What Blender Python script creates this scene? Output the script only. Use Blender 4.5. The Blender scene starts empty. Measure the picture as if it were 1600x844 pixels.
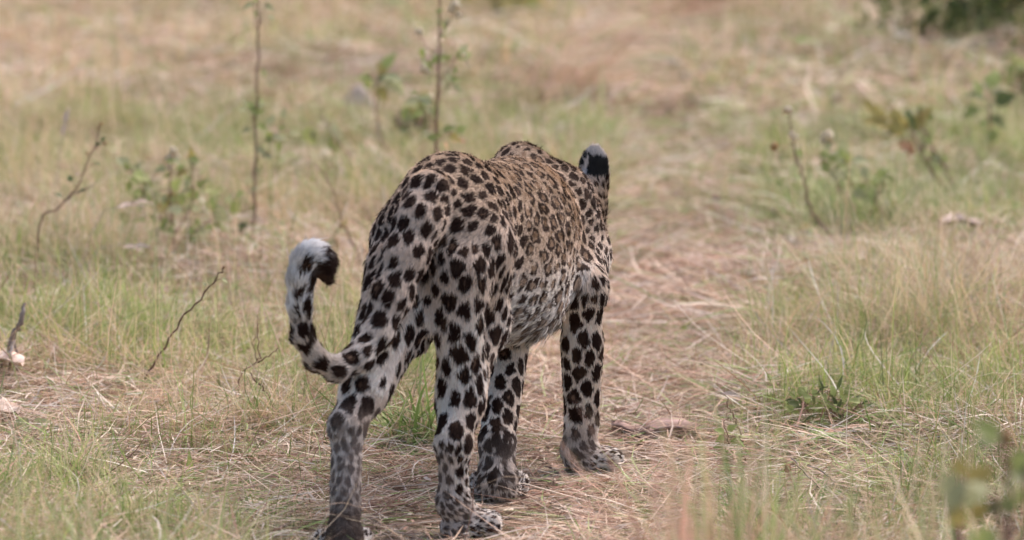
import bpy, math, random
import numpy as np
from mathutils import Vector, Matrix

PI = math.pi
R = math.radians
random.seed(7)
rng = np.random.default_rng(11)
scene = bpy.context.scene
COL = scene.collection

# ------------------------------------------------------------------ camera
CAM_H, FPX, PITCH = 1.2, 5760.0, 7.31        # focal length in units of a 1600 wide picture
cam_d = bpy.data.cameras.new('camera')
cam = bpy.data.objects.new('camera', cam_d)
COL.objects.link(cam)
cam.location = (0, 0, CAM_H)
cam.rotation_euler = (R(90 - PITCH), 0, 0)
cam_d.sensor_width = 36
cam_d.lens = 36 * FPX / 1600
cam_d.clip_end = 2000
cam_d.dof.use_dof = True
cam_d.dof.focus_distance = 6.45
cam_d.dof.aperture_fstop = 3.8
cam_d.dof.aperture_blades = 9
scene.camera = cam

# ------------------------------------------------------------------ light
SUN_EL, SUN_AZ = 48.0, 38.0       # sun ahead and to the right of the camera, veiled by thin cloud
world = bpy.data.worlds.new('World')
scene.world = world
world.use_nodes = True
nt = world.node_tree
nt.nodes.clear()
sky = nt.nodes.new('ShaderNodeTexSky')
sky.sky_type = 'NISHITA'
sky.sun_disc = False
sky.sun_elevation = R(SUN_EL)
sky.sun_rotation = R(SUN_AZ)
sky.air_density = 1.0
sky.dust_density = 4.0
sky.ozone_density = 1.0
bgn = nt.nodes.new('ShaderNodeBackground')
bgn.inputs['Strength'].default_value = 0.115
wo = nt.nodes.new('ShaderNodeOutputWorld')
nt.links.new(sky.outputs[0], bgn.inputs[0])
nt.links.new(bgn.outputs[0], wo.inputs[0])
sun_d = bpy.data.lights.new('sun', 'SUN')
sun_d.energy = 2.6
sun_d.angle = R(60)
sun_d.color = (1.0, 0.805, 0.765)
sun = bpy.data.objects.new('sun', sun_d)
COL.objects.link(sun)
sd = Vector((math.sin(R(SUN_AZ)) * math.cos(R(SUN_EL)), math.cos(R(SUN_AZ)) * math.cos(R(SUN_EL)), math.sin(R(SUN_EL))))
sun.rotation_euler = sd.to_track_quat('Z', 'Y').to_euler()
sun.location = (0, 0, 10)
scene.view_settings.view_transform = 'Standard'
scene.view_settings.look = 'None'
scene.view_settings.gamma = 1
scene.view_settings.exposure = 0.95
scene.cycles.max_bounces = 6
scene.cycles.transparent_max_bounces = 4

# ------------------------------------------------------------------ helpers
def W(px, py, D):
    """world point at ground distance D seen in direction (px, py)"""
    ang = R(PITCH) + math.atan((py - 422) / FPX)
    z = CAM_H - D * math.tan(ang)
    dep = D * math.cos(R(PITCH)) + (CAM_H - z) * math.sin(R(PITCH))
    return np.array([(px - 800) / FPX * dep, D, z])

def GD(py):
    return CAM_H / math.tan(R(PITCH) + math.atan((py - 422) / FPX))

def tag(o, label=None, cat=None, group=None, kind=None):
    if label: o['label'] = label
    if cat: o['category'] = cat
    if group: o['group'] = group
    if kind: o['kind'] = kind
    return o

def empty(name, loc=(0, 0, 0)):
    o = bpy.data.objects.new(name, None)
    o.empty_display_size = 0.1
    o.location = loc
    COL.objects.link(o)
    return o

def link(name, me, parent=None, loc=None):
    o = bpy.data.objects.new(name, me)
    COL.objects.link(o)
    if parent is not None:
        o.parent = parent
        if loc is None:
            o.matrix_parent_inverse = Matrix.Translation(-Vector(parent.location))
    return o

def raw_mesh(name, V, tris=None, quads=None, mat=None, smooth=False, col=None):
    me = bpy.data.meshes.new(name)
    V = np.asarray(V, dtype=np.float32)
    me.vertices.add(len(V))
    me.vertices.foreach_set('co', V.ravel())
    nq = 0 if quads is None else len(quads)
    ntr = 0 if tris is None else len(tris)
    loops = []
    if nq: loops.append(np.asarray(quads, dtype=np.int32).ravel())
    if ntr: loops.append(np.asarray(tris, dtype=np.int32).ravel())
    loops = np.concatenate(loops)
    me.loops.add(len(loops))
    me.loops.foreach_set('vertex_index', loops)
    me.polygons.add(nq + ntr)
    st = np.concatenate([np.arange(nq) * 4, nq * 4 + np.arange(ntr) * 3]).astype(np.int32)
    me.polygons.foreach_set('loop_start', st)
    if col is not None:
        a = me.attributes.new('tint', 'FLOAT_COLOR', 'POINT')
        c4 = np.ones((len(V), 4), dtype=np.float32)
        c4[:, :3] = col
        a.data.foreach_set('color', c4.ravel())
    me.update(calc_edges=True)
    me.polygons.foreach_set('use_smooth', np.full(nq + ntr, smooth))
    if mat is not None: me.materials.append(mat)
    return me

_lat = rng.random((64, 64, 64)).astype(np.float32)
def vn(P, scale, seed=0):
    """value noise 0..1, P (N,3) or (N,2)"""
    P = np.asarray(P, dtype=np.float64)
    if P.shape[1] == 2: P = np.column_stack([P, np.zeros(len(P))])
    Q = P / scale + seed * 17.13 + 1000.0
    i = np.floor(Q).astype(np.int64)
    f = Q - i
    f = f * f * (3 - 2 * f)
    i0 = i & 63; i1 = (i + 1) & 63
    def g(a, b, c): return _lat[a, b, c]
    x0, y0, z0 = i0.T; x1, y1, z1 = i1.T; fx, fy, fz = f.T
    c00 = g(x0, y0, z0) * (1 - fx) + g(x1, y0, z0) * fx
    c10 = g(x0, y1, z0) * (1 - fx) + g(x1, y1, z0) * fx
    c01 = g(x0, y0, z1) * (1 - fx) + g(x1, y0, z1) * fx
    c11 = g(x0, y1, z1) * (1 - fx) + g(x1, y1, z1) * fx
    return (c00 * (1 - fy) + c10 * fy) * (1 - fz) + (c01 * (1 - fy) + c11 * fy) * fz

def sstep(a, b, x):
    t = np.clip((x - a) / (b - a), 0, 1)
    return t * t * (3 - 2 * t)

# ------------------------------------------------------------------ materials
def mat_new(name):
    m = bpy.data.materials.new(name)
    m.use_nodes = True
    n = m.node_tree
    n.nodes.clear()
    out = n.nodes.new('ShaderNodeOutputMaterial')
    p = n.nodes.new('ShaderNodeBsdfPrincipled')
    n.links.new(p.outputs[0], out.inputs[0])
    return m, n, p, out

def mat_tint(name, rough=0.65, transl=0.25, spec=0.3, noise=0.0):
    m, n, p, out = mat_new(name)
    a = n.nodes.new('ShaderNodeAttribute'); a.attribute_name = 'tint'
    src = a.outputs['Color']
    if noise:
        tc = n.nodes.new('ShaderNodeTexCoord')
        nz = n.nodes.new('ShaderNodeTexNoise'); nz.inputs['Scale'].default_value = noise
        n.links.new(tc.outputs['Object'], nz.inputs['Vector'])
        mr = n.nodes.new('ShaderNodeMapRange'); mr.inputs[3].default_value = 0.7; mr.inputs[4].default_value = 1.3
        n.links.new(nz.outputs['Fac'], mr.inputs[0])
        mx = n.nodes.new('ShaderNodeMix'); mx.data_type = 'RGBA'; mx.blend_type = 'MULTIPLY'; mx.inputs[0].default_value = 1
        n.links.new(src, mx.inputs[6]); n.links.new(mr.outputs[0], mx.inputs[7])
        src = mx.outputs[2]
    n.links.new(src, p.inputs['Base Color'])
    p.inputs['Roughness'].default_value = rough
    p.inputs['Specular IOR Level'].default_value = spec
    if transl:
        t = n.nodes.new('ShaderNodeBsdfTranslucent')
        n.links.new(src, t.inputs[0])
        ms = n.nodes.new('ShaderNodeMixShader'); ms.inputs[0].default_value = transl
        n.links.new(p.outputs[0], ms.inputs[1]); n.links.new(t.outputs[0], ms.inputs[2])
        n.links.new(ms.outputs[0], out.inputs[0])
    return m

def mat_plain(name, c1, c2, scale=60, rough=0.7, transl=0.0, stretch=(1, 1, 1), bump=0.2, spec=0.18, rand=0.25):
    m, n, p, out = mat_new(name)
    tc = n.nodes.new('ShaderNodeTexCoord')
    mp = n.nodes.new('ShaderNodeMapping'); mp.inputs['Scale'].default_value = stretch
    nz = n.nodes.new('ShaderNodeTexNoise'); nz.inputs['Scale'].default_value = scale; nz.inputs['Detail'].default_value = 6
    n.links.new(tc.outputs['Object'], mp.inputs[0]); n.links.new(mp.outputs[0], nz.inputs['Vector'])
    cr = n.nodes.new('ShaderNodeValToRGB')
    cr.color_ramp.elements[0].position = 0.35; cr.color_ramp.elements[1].position = 0.66
    cr.color_ramp.elements[0].color = (*c1, 1); cr.color_ramp.elements[1].color = (*c2, 1)
    n.links.new(nz.outputs['Fac'], cr.inputs[0])
    oi = n.nodes.new('ShaderNodeObjectInfo')
    mr = n.nodes.new('ShaderNodeMapRange'); mr.inputs[3].default_value = 1 - rand; mr.inputs[4].default_value = 1 + rand
    n.links.new(oi.outputs['Random'], mr.inputs[0])
    mx = n.nodes.new('ShaderNodeMix'); mx.data_type = 'RGBA'; mx.blend_type = 'MULTIPLY'; mx.inputs[0].default_value = 1
    n.links.new(cr.outputs[0], mx.inputs[6]); n.links.new(mr.outputs[0], mx.inputs[7])
    n.links.new(mx.outputs[2], p.inputs['Base Color'])
    p.inputs['Roughness'].default_value = rough
    p.inputs['Specular IOR Level'].default_value = spec
    if bump:
        b = n.nodes.new('ShaderNodeBump'); b.inputs['Strength'].default_value = bump; b.inputs['Distance'].default_value = 0.002
        n.links.new(nz.outputs['Fac'], b.inputs['Height']); n.links.new(b.outputs[0], p.inputs['Normal'])
    if transl:
        t = n.nodes.new('ShaderNodeBsdfTranslucent')
        n.links.new(mx.outputs[2], t.inputs[0])
        ms = n.nodes.new('ShaderNodeMixShader'); ms.inputs[0].default_value = transl
        n.links.new(p.outputs[0], ms.inputs[1]); n.links.new(t.outputs[0], ms.inputs[2])
        n.links.new(ms.outputs[0], out.inputs[0])
    return m

M_GRASS = mat_tint('grass_blade', 0.6, 0.3)
M_STRAW = mat_tint('straw', 0.75, 0.15)
M_LITTER = mat_tint('litter', 0.85, 0.0, noise=120)
M_BARK = mat_plain('twig_bark', (0.16, 0.09, 0.07), (0.30, 0.19, 0.145), 90, 0.75, stretch=(1, 1, .2), bump=.5)
M_TWIG = mat_plain('dark_twig', (0.10, 0.05, 0.038), (0.19, 0.105, 0.08), 90, 0.75, stretch=(1, 1, .2), bump=.5)
M_GREY = mat_plain('weathered_wood', (0.17, 0.14, 0.12), (0.38, 0.33, 0.29), 70, 0.85, stretch=(1, 1, .2), bump=.6)
M_LGREEN = mat_plain('leaf_green', (0.25, 0.31, 0.09), (0.37, 0.42, 0.17), 40, 0.5, 0.3)
M_LPALE = mat_plain('leaf_pale_green', (0.32, 0.36, 0.18), (0.45, 0.46, 0.28), 40, 0.6, 0.3)
M_LDARK = mat_plain('leaf_dark_green', (0.09, 0.12, 0.04), (0.16, 0.20, 0.08), 40, 0.45, 0.2)
M_LYEL = mat_plain('leaf_yellow_green', (0.30, 0.29, 0.09), (0.46, 0.36, 0.14), 40, 0.5, 0.3)
M_LORANGE = mat_plain('leaf_orange', (0.45, 0.24, 0.14), (0.58, 0.38, 0.26), 50, 0.6, 0.3)
M_LDRY = mat_plain('leaf_dry', (0.48, 0.37, 0.30), (0.72, 0.62, 0.54), 60, 0.8, 0.1, bump=.6)
M_FLOWER = mat_plain('flower_head', (0.62, 0.56, 0.42), (0.82, 0.77, 0.64), 80, 0.9, 0.45, rand=.08)
M_BUD = mat_plain('dry_bud', (0.20, 0.11, 0.05), (0.38, 0.26, 0.12), 80, 0.8)
M_STONE = mat_plain('pale_stone', (0.44, 0.39, 0.35), (0.62, 0.56, 0.51), 14, 0.9, bump=.8)

# ------------------------------------------------------------------ the lie of the land
PATH_PX = [(800, 1150, 420), (815, 844, 330), (870, 700, 270), (985, 520, 215), (1070, 420, 170), (1085, 330, 135),
           (1055, 250, 110), (1010, 180, 90), (965, 110, 80), (950, 40, 70), (960, 0, 60), (1000, -60, 60)]
_pl = []
for (px, py, hw) in PATH_PX:
    D = GD(py)
    _pl.append((W(px, py, D)[0], D, hw / FPX * D * 1.01))
_pl = np.array(_pl); _pl[:, 2] *= np.where(_pl[:, 1] > 7, .82, 1.0)
def path_mask(x, y):
    cx = np.interp(y, _pl[:, 1], _pl[:, 0]); hw = np.interp(y, _pl[:, 1], _pl[:, 2])
    n = vn(np.column_stack([x, y]), 0.35, 3) * 0.5 - 0.25
    return (1 - sstep(0.72, 1.25, np.abs(x - cx) / hw + n)) * (1 - .42 * sstep(7.5, 13, y))

def gz(x, y):
    x = np.atleast_1d(np.asarray(x, dtype=float)); y = np.atleast_1d(np.asarray(y, dtype=float))
    P = np.column_stack([x, y])
    v = 1 - path_mask(x, y)
    n = (vn(P, 0.45, 1) - 0.3) * 0.05 + vn(P, 1.6, 2) * 0.05 + (vn(P, 0.12, 4) - 0.5) * 0.02
    base = (vn(P, 0.25, 5) - 0.5) * 0.012
    near = sstep(0.5, 0.9, np.hypot((x + 0.0) / 1.0, (y - 6.15) / 1.3))
    far = 1 + sstep(9, 18, y) * 1.2
    return (v * n * far + base) * near

# ground sheet
xs = np.unique(np.concatenate([-np.geomspace(6, 400, 22), np.arange(-6, 6.001, 0.06), np.geomspace(6, 400, 22)]))
ys = np.unique(np.concatenate([-np.geomspace(2, 400, 16), np.arange(-2, 3, 0.5), np.arange(3, 14, 0.06), np.arange(14, 34, 0.15), np.geomspace(34, 600, 26)]))
gx, gy = np.meshgrid(xs, ys, indexing='ij')
V = np.column_stack([gx.ravel(), gy.ravel(), gz(gx.ravel(), gy.ravel())])
ny = len(ys)
ii, jj = np.meshgrid(np.arange(len(xs) - 1), np.arange(ny - 1), indexing='ij')
a = (ii * ny + jj).ravel()
quads = np.column_stack([a, a + ny, a + ny + 1, a + 1])
pm = path_mask(V[:, 0], V[:, 1])
gm, n, p, out = mat_new('ground_soil')
tc = n.nodes.new('ShaderNodeTexCoord')
n1 = n.nodes.new('ShaderNodeTexNoise'); n1.inputs['Scale'].default_value = 3.0; n1.inputs['Detail'].default_value = 10
n2 = n.nodes.new('ShaderNodeTexNoise'); n2.inputs['Scale'].default_value = 90; n2.inputs['Detail'].default_value = 8
n.links.new(tc.outputs['Object'], n1.inputs['Vector']); n.links.new(tc.outputs['Object'], n2.inputs['Vector'])
cr = n.nodes.new('ShaderNodeValToRGB')
cr.color_ramp.elements[0].position = 0.3; cr.color_ramp.elements[0].color = (0.12, 0.085, 0.055, 1)
cr.color_ramp.elements[1].position = 0.7; cr.color_ramp.elements[1].color = (0.27, 0.20, 0.14, 1)
n.links.new(n2.outputs['Fac'], cr.inputs[0])
cr2 = n.nodes.new('ShaderNodeValToRGB')
cr2.color_ramp.elements[0].position = 0.4; cr2.color_ramp.elements[0].color = (0.16, 0.17, 0.07, 1)
cr2.color_ramp.elements[1].position = 0.62; cr2.color_ramp.elements[1].color = (0.27, 0.20, 0.13, 1)
n.links.new(n1.outputs['Fac'], cr2.inputs[0])
mx = n.nodes.new('ShaderNodeMix'); mx.data_type = 'RGBA'; mx.inputs[0].default_value = 0.4
n.links.new(cr.outputs[0], mx.inputs[6]); n.links.new(cr2.outputs[0], mx.inputs[7])
n.links.new(mx.outputs[2], p.inputs['Base Color'])
p.inputs['Roughness'].default_value = 0.95
b = n.nodes.new('ShaderNodeBump'); b.inputs['Strength'].default_value = 0.8; b.inputs['Distance'].default_value = 0.01
n.links.new(n2.outputs['Fac'], b.inputs['Height']); n.links.new(b.outputs[0], p.inputs['Normal'])
go = link('ground', raw_mesh('ground', V, quads=quads, mat=gm, smooth=True))
tag(go, kind='structure')

# ------------------------------------------------------------------ blades of grass and straw
def blade_mesh(name, P, L, wd, az, lean, bend, c0, c1, S=2, mat=M_GRASS, daz=None, floor=True, flat=False):
    N = len(P)
    if daz is None: daz = rng.normal(0, 0.35, N)
    pts = [P.copy()]
    cur = P.copy()
    for s in range(S):
        t = (s + 0.5) / S
        th = lean + bend * t
        aa = az + daz * t
        st = np.sin(th)
        d = np.column_stack([st * np.cos(aa), st * np.sin(aa), np.cos(th)])
        cur = cur + d * (L / S)[:, None]
        if floor:
            g = gz(cur[:, 0], cur[:, 1]) + 0.002
            cur[:, 2] = np.maximum(cur[:, 2], g)
        pts.append(cur.copy())
    tw = rng.uniform(-0.9, 0.9, N)
    side = np.column_stack([-np.sin(az) * np.cos(tw), np.cos(az) * np.cos(tw), np.sin(tw) * 0.7])
    V = np.zeros((N, 2 * S + 1, 3)); C = np.zeros((N, 2 * S + 1, 3))
    for s in range(S):
        w = wd * (1 - 0.55 * (s / S) ** 1.5) * 0.5
        V[:, 2 * s] = pts[s] - side * w[:, None]
        V[:, 2 * s + 1] = pts[s] + side * w[:, None]
        C[:, 2 * s] = C[:, 2 * s + 1] = c0 + (c1 - c0) * (s / S)
    V[:, -1] = pts[S]; C[:, -1] = c1
    base = (np.arange(N) * (2 * S + 1))[:, None]
    q = []
    for s in range(S - 1):
        q.append(base + np.array([2 * s, 2 * s + 1, 2 * s + 3, 2 * s + 2]))
    q = np.concatenate(q) if q else None
    tr = base + np.array([2 * S - 2, 2 * S - 1, 2 * S])
    return raw_mesh(name, V.reshape(-1, 3), tris=tr, quads=q, mat=mat, col=C.reshape(-1, 3))

CONTR = 1.0
PAL = {
    'straw': [(0.54, 0.42, 0.31), (0.68, 0.58, 0.46), (0.48, 0.34, 0.25), (0.60, 0.45, 0.35), (0.26, 0.16, 0.12), (0.42, 0.26, 0.19), (0.56, 0.51, 0.45), (0.74, 0.67, 0.57)],
    'dry': [(0.60, 0.49, 0.33), (0.70, 0.61, 0.43), (0.55, 0.41, 0.27), (0.54, 0.49, 0.29), (0.48, 0.44, 0.24), (0.66, 0.53, 0.38)],
    'green': [(0.21, 0.32, 0.09), (0.28, 0.39, 0.13), (0.37, 0.44, 0.20), (0.15, 0.24, 0.07)],
}
def pick(pal, N, var=0.12):
    c = np.array(PAL[pal])[rng.integers(0, len(PAL[pal]), N)]
    return np.clip(c * rng.normal(1, var, (N, 1)), 0.02, 0.9)

def scatter(y0, y1, dens, spread=0.185):
    area = spread * (y1 ** 2 - y0 ** 2)
    N = int(area * dens)
    y = np.sqrt(rng.uniform(y0 ** 2, y1 ** 2, N))
    x = rng.uniform(-1, 1, N) * spread * y
    return x, y

FEET = [(-0.07, 5.97), (-0.265, 5.80), (-0.02, 6.27), (0.135, 6.54)]
def near_feet(x, y, r=0.065):
    m = np.zeros(len(x), bool)
    for (fx, fy) in FEET: m |= np.hypot(x - fx, y - fy) < r
    return m

# greener spots of the photograph, as ground patches: (px, py, radius in m, strength)
GREENS = [(60, 560, .40, 1.2), (150, 800, .40, 1.2), (250, 500, .3, .8), (480, 640, .2, .8), (350, 800, .25, .5), (500, 500, .25, .3), (650, 610, .17, 1.2), (380, 620, .25, .5),
          (1310, 660, .22, 1.2), (1450, 640, .3, .6), (1340, 370, .55, 1.8), (1480, 330, .8, 1.3), (1180, 800, .22, .9), (1420, 800, .3, .6),
          (1560, 780, .3, .7), (70, 440, .4, .6), (280, 370, .5, .7), (1380, 520, .3, .4), (690, 240, 1.3, .8), (200, 200, 1.0, .5),
          (1350, 200, 1.5, .8), (1100, 40, 2.5, .8), (1560, 200, 1.5, .8), (80, 250, .8, .5), (760, 100, 1.5, .5), (240, 60, 1.5, .4), (1550, 30, 3, 1.2)]
_gp = []
for (px, py, r, s) in GREENS:
    D = GD(py); _gp.append((W(px, py, D)[0], D, r, s))
def green_mask(x, y):
    P = np.column_stack([x, y])
    g = 0.12 + 0.95 * (vn(P, 0.5, 8) - 0.45) + 0.5 * (vn(P, 0.15, 9) - 0.5)
    for (cx, cy, r, s) in _gp:
        g = g + s * 0.58 * np.exp(-(((x - cx) / r) ** 2 + ((y - cy) / (r * 1.5)) ** 2))
    return np.clip(g, 0, 1)

# where the grass stays short round the low plants and the dead branch
SHORT = [(1300, 700, .17), (1150, 735, .13), (46, 760, .14), (300, 775, .10), (384, 772, .10), (360, 660, .12), (10, 660, .22), (1060, 700, .16), (1062, 535, .12), (190, 660, .12),
         (1375, 445, .2), (400, 610, .13), (1300, 800, .16), (272, 425, .28), (1345, 410, .28), (1500, 430, .25), (1500, 350, .40), (1330, 425, .22)]
SHORT = [(W(a_, b_, GD(b_))[0], GD(b_), c_) for a_, b_, c_ in SHORT]
def shorten(x, y):
    f = np.ones(len(x))
    for cx, cy, r_ in SHORT:
        f *= 1 - .62 * np.exp(-((x - cx) / r_) ** 2 - (np.minimum(y - cy, 0) / (2.6 * r_)) ** 2 - (np.maximum(y - cy, 0) / (.6 * r_)) ** 2)
    return f
# 1. flat lying straw litter
for k, (y0, y1, dens, wmul, lmul) in enumerate([(4.5, 8.2, 11500, 1.0, 1.0), (8.2, 13, 4200, 1.8, 1.5), (13, 27, 700, 4.0, 2.4)]):
    x, y = scatter(y0, y1, dens)
    pmk = path_mask(x, y)
    keep = rng.random(len(x)) < 0.55 + 0.45 * pmk
    x, y, pmk = x[keep], y[keep], pmk[keep]
    N = len(x)
    ff = np.min([np.hypot(x - fx, y - fy) for fx, fy in FEET], axis=0); flat_ = sstep(.07, .22, ff)
    h = 0.002 + flat_ * (rng.uniform(0.0, 0.018, N) + (1 - pmk) * rng.uniform(0, 0.03, N))
    P = np.column_stack([x, y, gz(x, y) + h])
    L = rng.gamma(3.5, 0.025, N) * lmul; L = np.clip(L, .02, .3 * lmul) * (.45 + .55 * flat_)
    fl = rng.random(N) < .5
    az = np.where(fl, rng.normal(0.15, 0.55, N) + PI * (rng.random(N) < .5), rng.uniform(0, 2 * PI, N))
    c = pick('straw', N, .16)
    tone = 0.78 + 0.45 * vn(np.column_stack([x, y]), 0.12, 12)
    big = .85 + .3 * vn(np.column_stack([x, y]), .5, 13); c = np.clip(c * (tone * big)[:, None], 0, .85) * (1 - pmk[:, None] * np.array([.05, .09, .11]))
    gm_ = green_mask(x, y) * (1 - pmk * .6)
    gsel = rng.random(N) < .09 + gm_ * 0.2
    c[gsel] = pick('green', int(gsel.sum()))
    wdt = rng.uniform(0.0013, 0.0040, N) * wmul
    me = blade_mesh('straw_litter', P, L, wdt, az, R(90) - (R(90) - rng.normal(R(83), R(9), N)) * flat_, rng.normal(R(8), R(14), N) * flat_, c, c * 1.05, S=2, mat=M_STRAW)
    tag(link('straw_litter', me), ['flattened dry straw lying round the leopard and over the near track',
        'dry straw strewn over the track and verges behind the leopard',
        'pale straw cover on the far ground at the top of the view'][k], 'dry straw', kind='stuff')

# 2. upright grass on the verges: dry and green mixed
for k, (y0, y1, dens, wmul, hmul, S) in enumerate([(4.5, 8.2, 17500, 1.0, 1.12, 4), (8.2, 13, 6000, 1.6, 1.4, 2), (13, 27, 1000, 3.4, 1.5, 2)]):
    x, y = scatter(y0, y1, dens)
    pmk = path_mask(x, y)
    P2 = np.column_stack([x, y])
    clump = vn(P2, 0.10, 21) * 0.6 + vn(P2, 0.32, 22) * 0.6
    dn = (1 - pmk * 0.80) * sstep(0.30, 0.85, clump)
    keep = (rng.random(len(x)) < dn) & ~near_feet(x, y)
    x, y, pmk, clump = x[keep], y[keep], pmk[keep], clump[keep]
    N = len(x)
    g = green_mask(x, y)
    isg = rng.random(N) < np.clip(g * (1.05 if k == 0 else .80 if k == 1 else .36), 0.05, 0.85)
    for which in (True, False):
        m = isg == which
        n_ = int(m.sum())
        xx, yy, cc, pk = x[m], y[m], clump[m], pmk[m]
        if which:
            L = rng.gamma(4, 0.018, n_) * (0.5 + 0.9 * cc)
            c = pick('green', n_); c1 = np.clip(c * rng.uniform(1.0, 1.5, (n_, 1)) + rng.uniform(0, .1, (n_, 1)) * np.array([1, .7, .2]), 0, .8)
            wd_ = rng.uniform(0.0015, 0.0032, n_) * wmul
            lean = np.abs(rng.normal(0, R(30), n_)); bend = rng.normal(R(35), R(32), n_)
        else:
            L = rng.gamma(3, 0.043, n_) * (0.5 + 0.9 * cc)
            c = pick('dry', n_, .15); c1 = c * 1.1
            wd_ = rng.uniform(0.0010, 0.0024, n_) * wmul
            lean = np.abs(rng.normal(R(60), R(24), n_)); bend = rng.normal(R(38), R(50), n_)
        L = L * (1 - 0.65 * pk) * hmul
        nf = np.exp(-(((xx + .05) / .38) ** 2 + ((yy - 6.0) / .55) ** 2))
        L = L * shorten(xx, yy) * (1 - .6 * nf) * (1 - .75 * (np.min([np.hypot(xx - fx, yy - fy) for fx, fy in FEET], axis=0) < .12))
        P2 = np.column_stack([xx, yy])
        tone = .70 + .55 * vn(P2, .9 if k == 2 else .28, 77) + .2 * (vn(P2, .07, 78) - .5)
        tone = tone[:, None] * (np.array([1.05, .94, .95]) if k == 2 else np.array([1.04, .97, .97]))
        c = c * tone; c1 = np.clip(c1 * tone, 0, .85)
        wind = vn(P2, .25, 79) * 12
        az = np.where(rng.random(n_) < .5, wind + rng.normal(0, .5, n_), rng.uniform(0, 2 * PI, n_))
        me = blade_mesh('grass', np.column_stack([xx, yy, gz(xx, yy) - 0.003]), L, wd_, az, lean, bend, c * .85, c1, S=S, daz=rng.normal(0, .5 if which else 1.1, n_))
        nm = 'green_grass' if which else 'dry_grass'
        place = ['on the near verges and between the paws', 'along the verges just beyond the leopard', 'across the blurred far ground'][k]
        tag(link(nm, me), ('short green grass ' if which else 'bleached dry grass tangled ') + place, 'grass', kind='stuff')

# 3. long coarse stems lying and arching over the near verges and the track
x, y = scatter(4.7, 9.5, 900)
pmk = path_mask(x, y); keep = (rng.random(len(x)) < 1 - .72 * pmk) & ~near_feet(x, y, .10)
x, y, pmk = x[keep], y[keep], pmk[keep]; N = len(x)
nf = 1 - .5 * np.exp(-(((x + .05) / .4) ** 2 + ((y - 6.0) / .6) ** 2))
c = pick('straw', N, .14); cg = rng.random(N) < .22; c[cg] = pick('green', int(cg.sum())); c = np.clip(c * 1.12, 0, .85)
me = blade_mesh('coarse_stems', np.column_stack([x, y, gz(x, y) + rng.uniform(0, .05, N) * (1 - pmk)]), rng.uniform(.08, .28, N) * (1 - .35 * pmk) * nf * shorten(x, y), rng.uniform(.0018, .0036, N),
    rng.uniform(0, 6.3, N), np.abs(rng.normal(R(78), R(17), N)), rng.normal(R(12), R(35), N), c * .9, c, S=6, mat=M_STRAW, daz=rng.normal(0, 1.3, N))
tag(link('coarse_stems', me), 'long coarse straw stems lying and arching over the near grass', 'dry straw', kind='stuff')

# ------------------------------------------------------------------ plants
def tube(pts, r0, r1, sides=6):
    pts = [np.array(p, float) for p in pts]
    n_ = len(pts); V = []; F = []
    for i, p_ in enumerate(pts):
        t = pts[min(i + 1, n_ - 1)] - pts[max(i - 1, 0)]; t /= np.linalg.norm(t) + 1e-9
        ref = np.array([0, 1, 0.]) if abs(t[1]) < .9 else np.array([1, 0, 0.])
        u = np.cross(t, ref); u /= np.linalg.norm(u); v = np.cross(t, u)
        r = r0 + (r1 - r0) * i / (n_ - 1)
        if 0 < i < n_ - 1: r *= random.uniform(.88, 1.18)
        for s in range(sides):
            a_ = 2 * PI * s / sides
            V.append(p_ + r * (math.cos(a_) * u + math.sin(a_) * v))
    for i in range(n_ - 1):
        for s in range(sides):
            F.append((i * sides + s, i * sides + (s + 1) % sides, (i + 1) * sides + (s + 1) % sides, (i + 1) * sides + s))
    F.append(tuple(range(sides))[::-1]); F.append(tuple((n_ - 1) * sides + s for s in range(sides)))
    return V, F

def poly_mesh(name, parts, mat):
    V = []; F = []
    for (v, f) in parts:
        o = len(V); V += [tuple(q) for q in v]; F += [tuple(i + o for i in ff) for ff in f]
    me = bpy.data.meshes.new(name); me.from_pydata(V, [], F); me.update()
    me.materials.append(mat)
    me.polygons.foreach_set('use_smooth', np.full(len(F), True))
    return me

def smooth_line(pts, sub=5, jit=0.0):
    pts = [np.array(p, float) for p in pts]
    if len(pts) < 3:
        out_ = [pts[0] + (pts[-1] - pts[0]) * t for t in np.linspace(0, 1, sub + 1)]
    else:
        out_ = []
        for i in range(len(pts) - 1):
            p0 = pts[max(i - 1, 0)]; p1 = pts[i]; p2 = pts[i + 1]; p3 = pts[min(i + 2, len(pts) - 1)]
            for s in range(sub):
                t = s / sub
                out_.append(.5 * ((2 * p1) + (-p0 + p2) * t + (2 * p0 - 5 * p1 + 4 * p2 - p3) * t * t + (-p0 + 3 * p1 - 3 * p2 + p3) * t ** 3))
        out_.append(pts[-1])
    for i in range(1, len(out_) - 1): out_[i] = out_[i] + np.array([random.gauss(0, jit) for _ in range(3)])
    return out_

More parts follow.
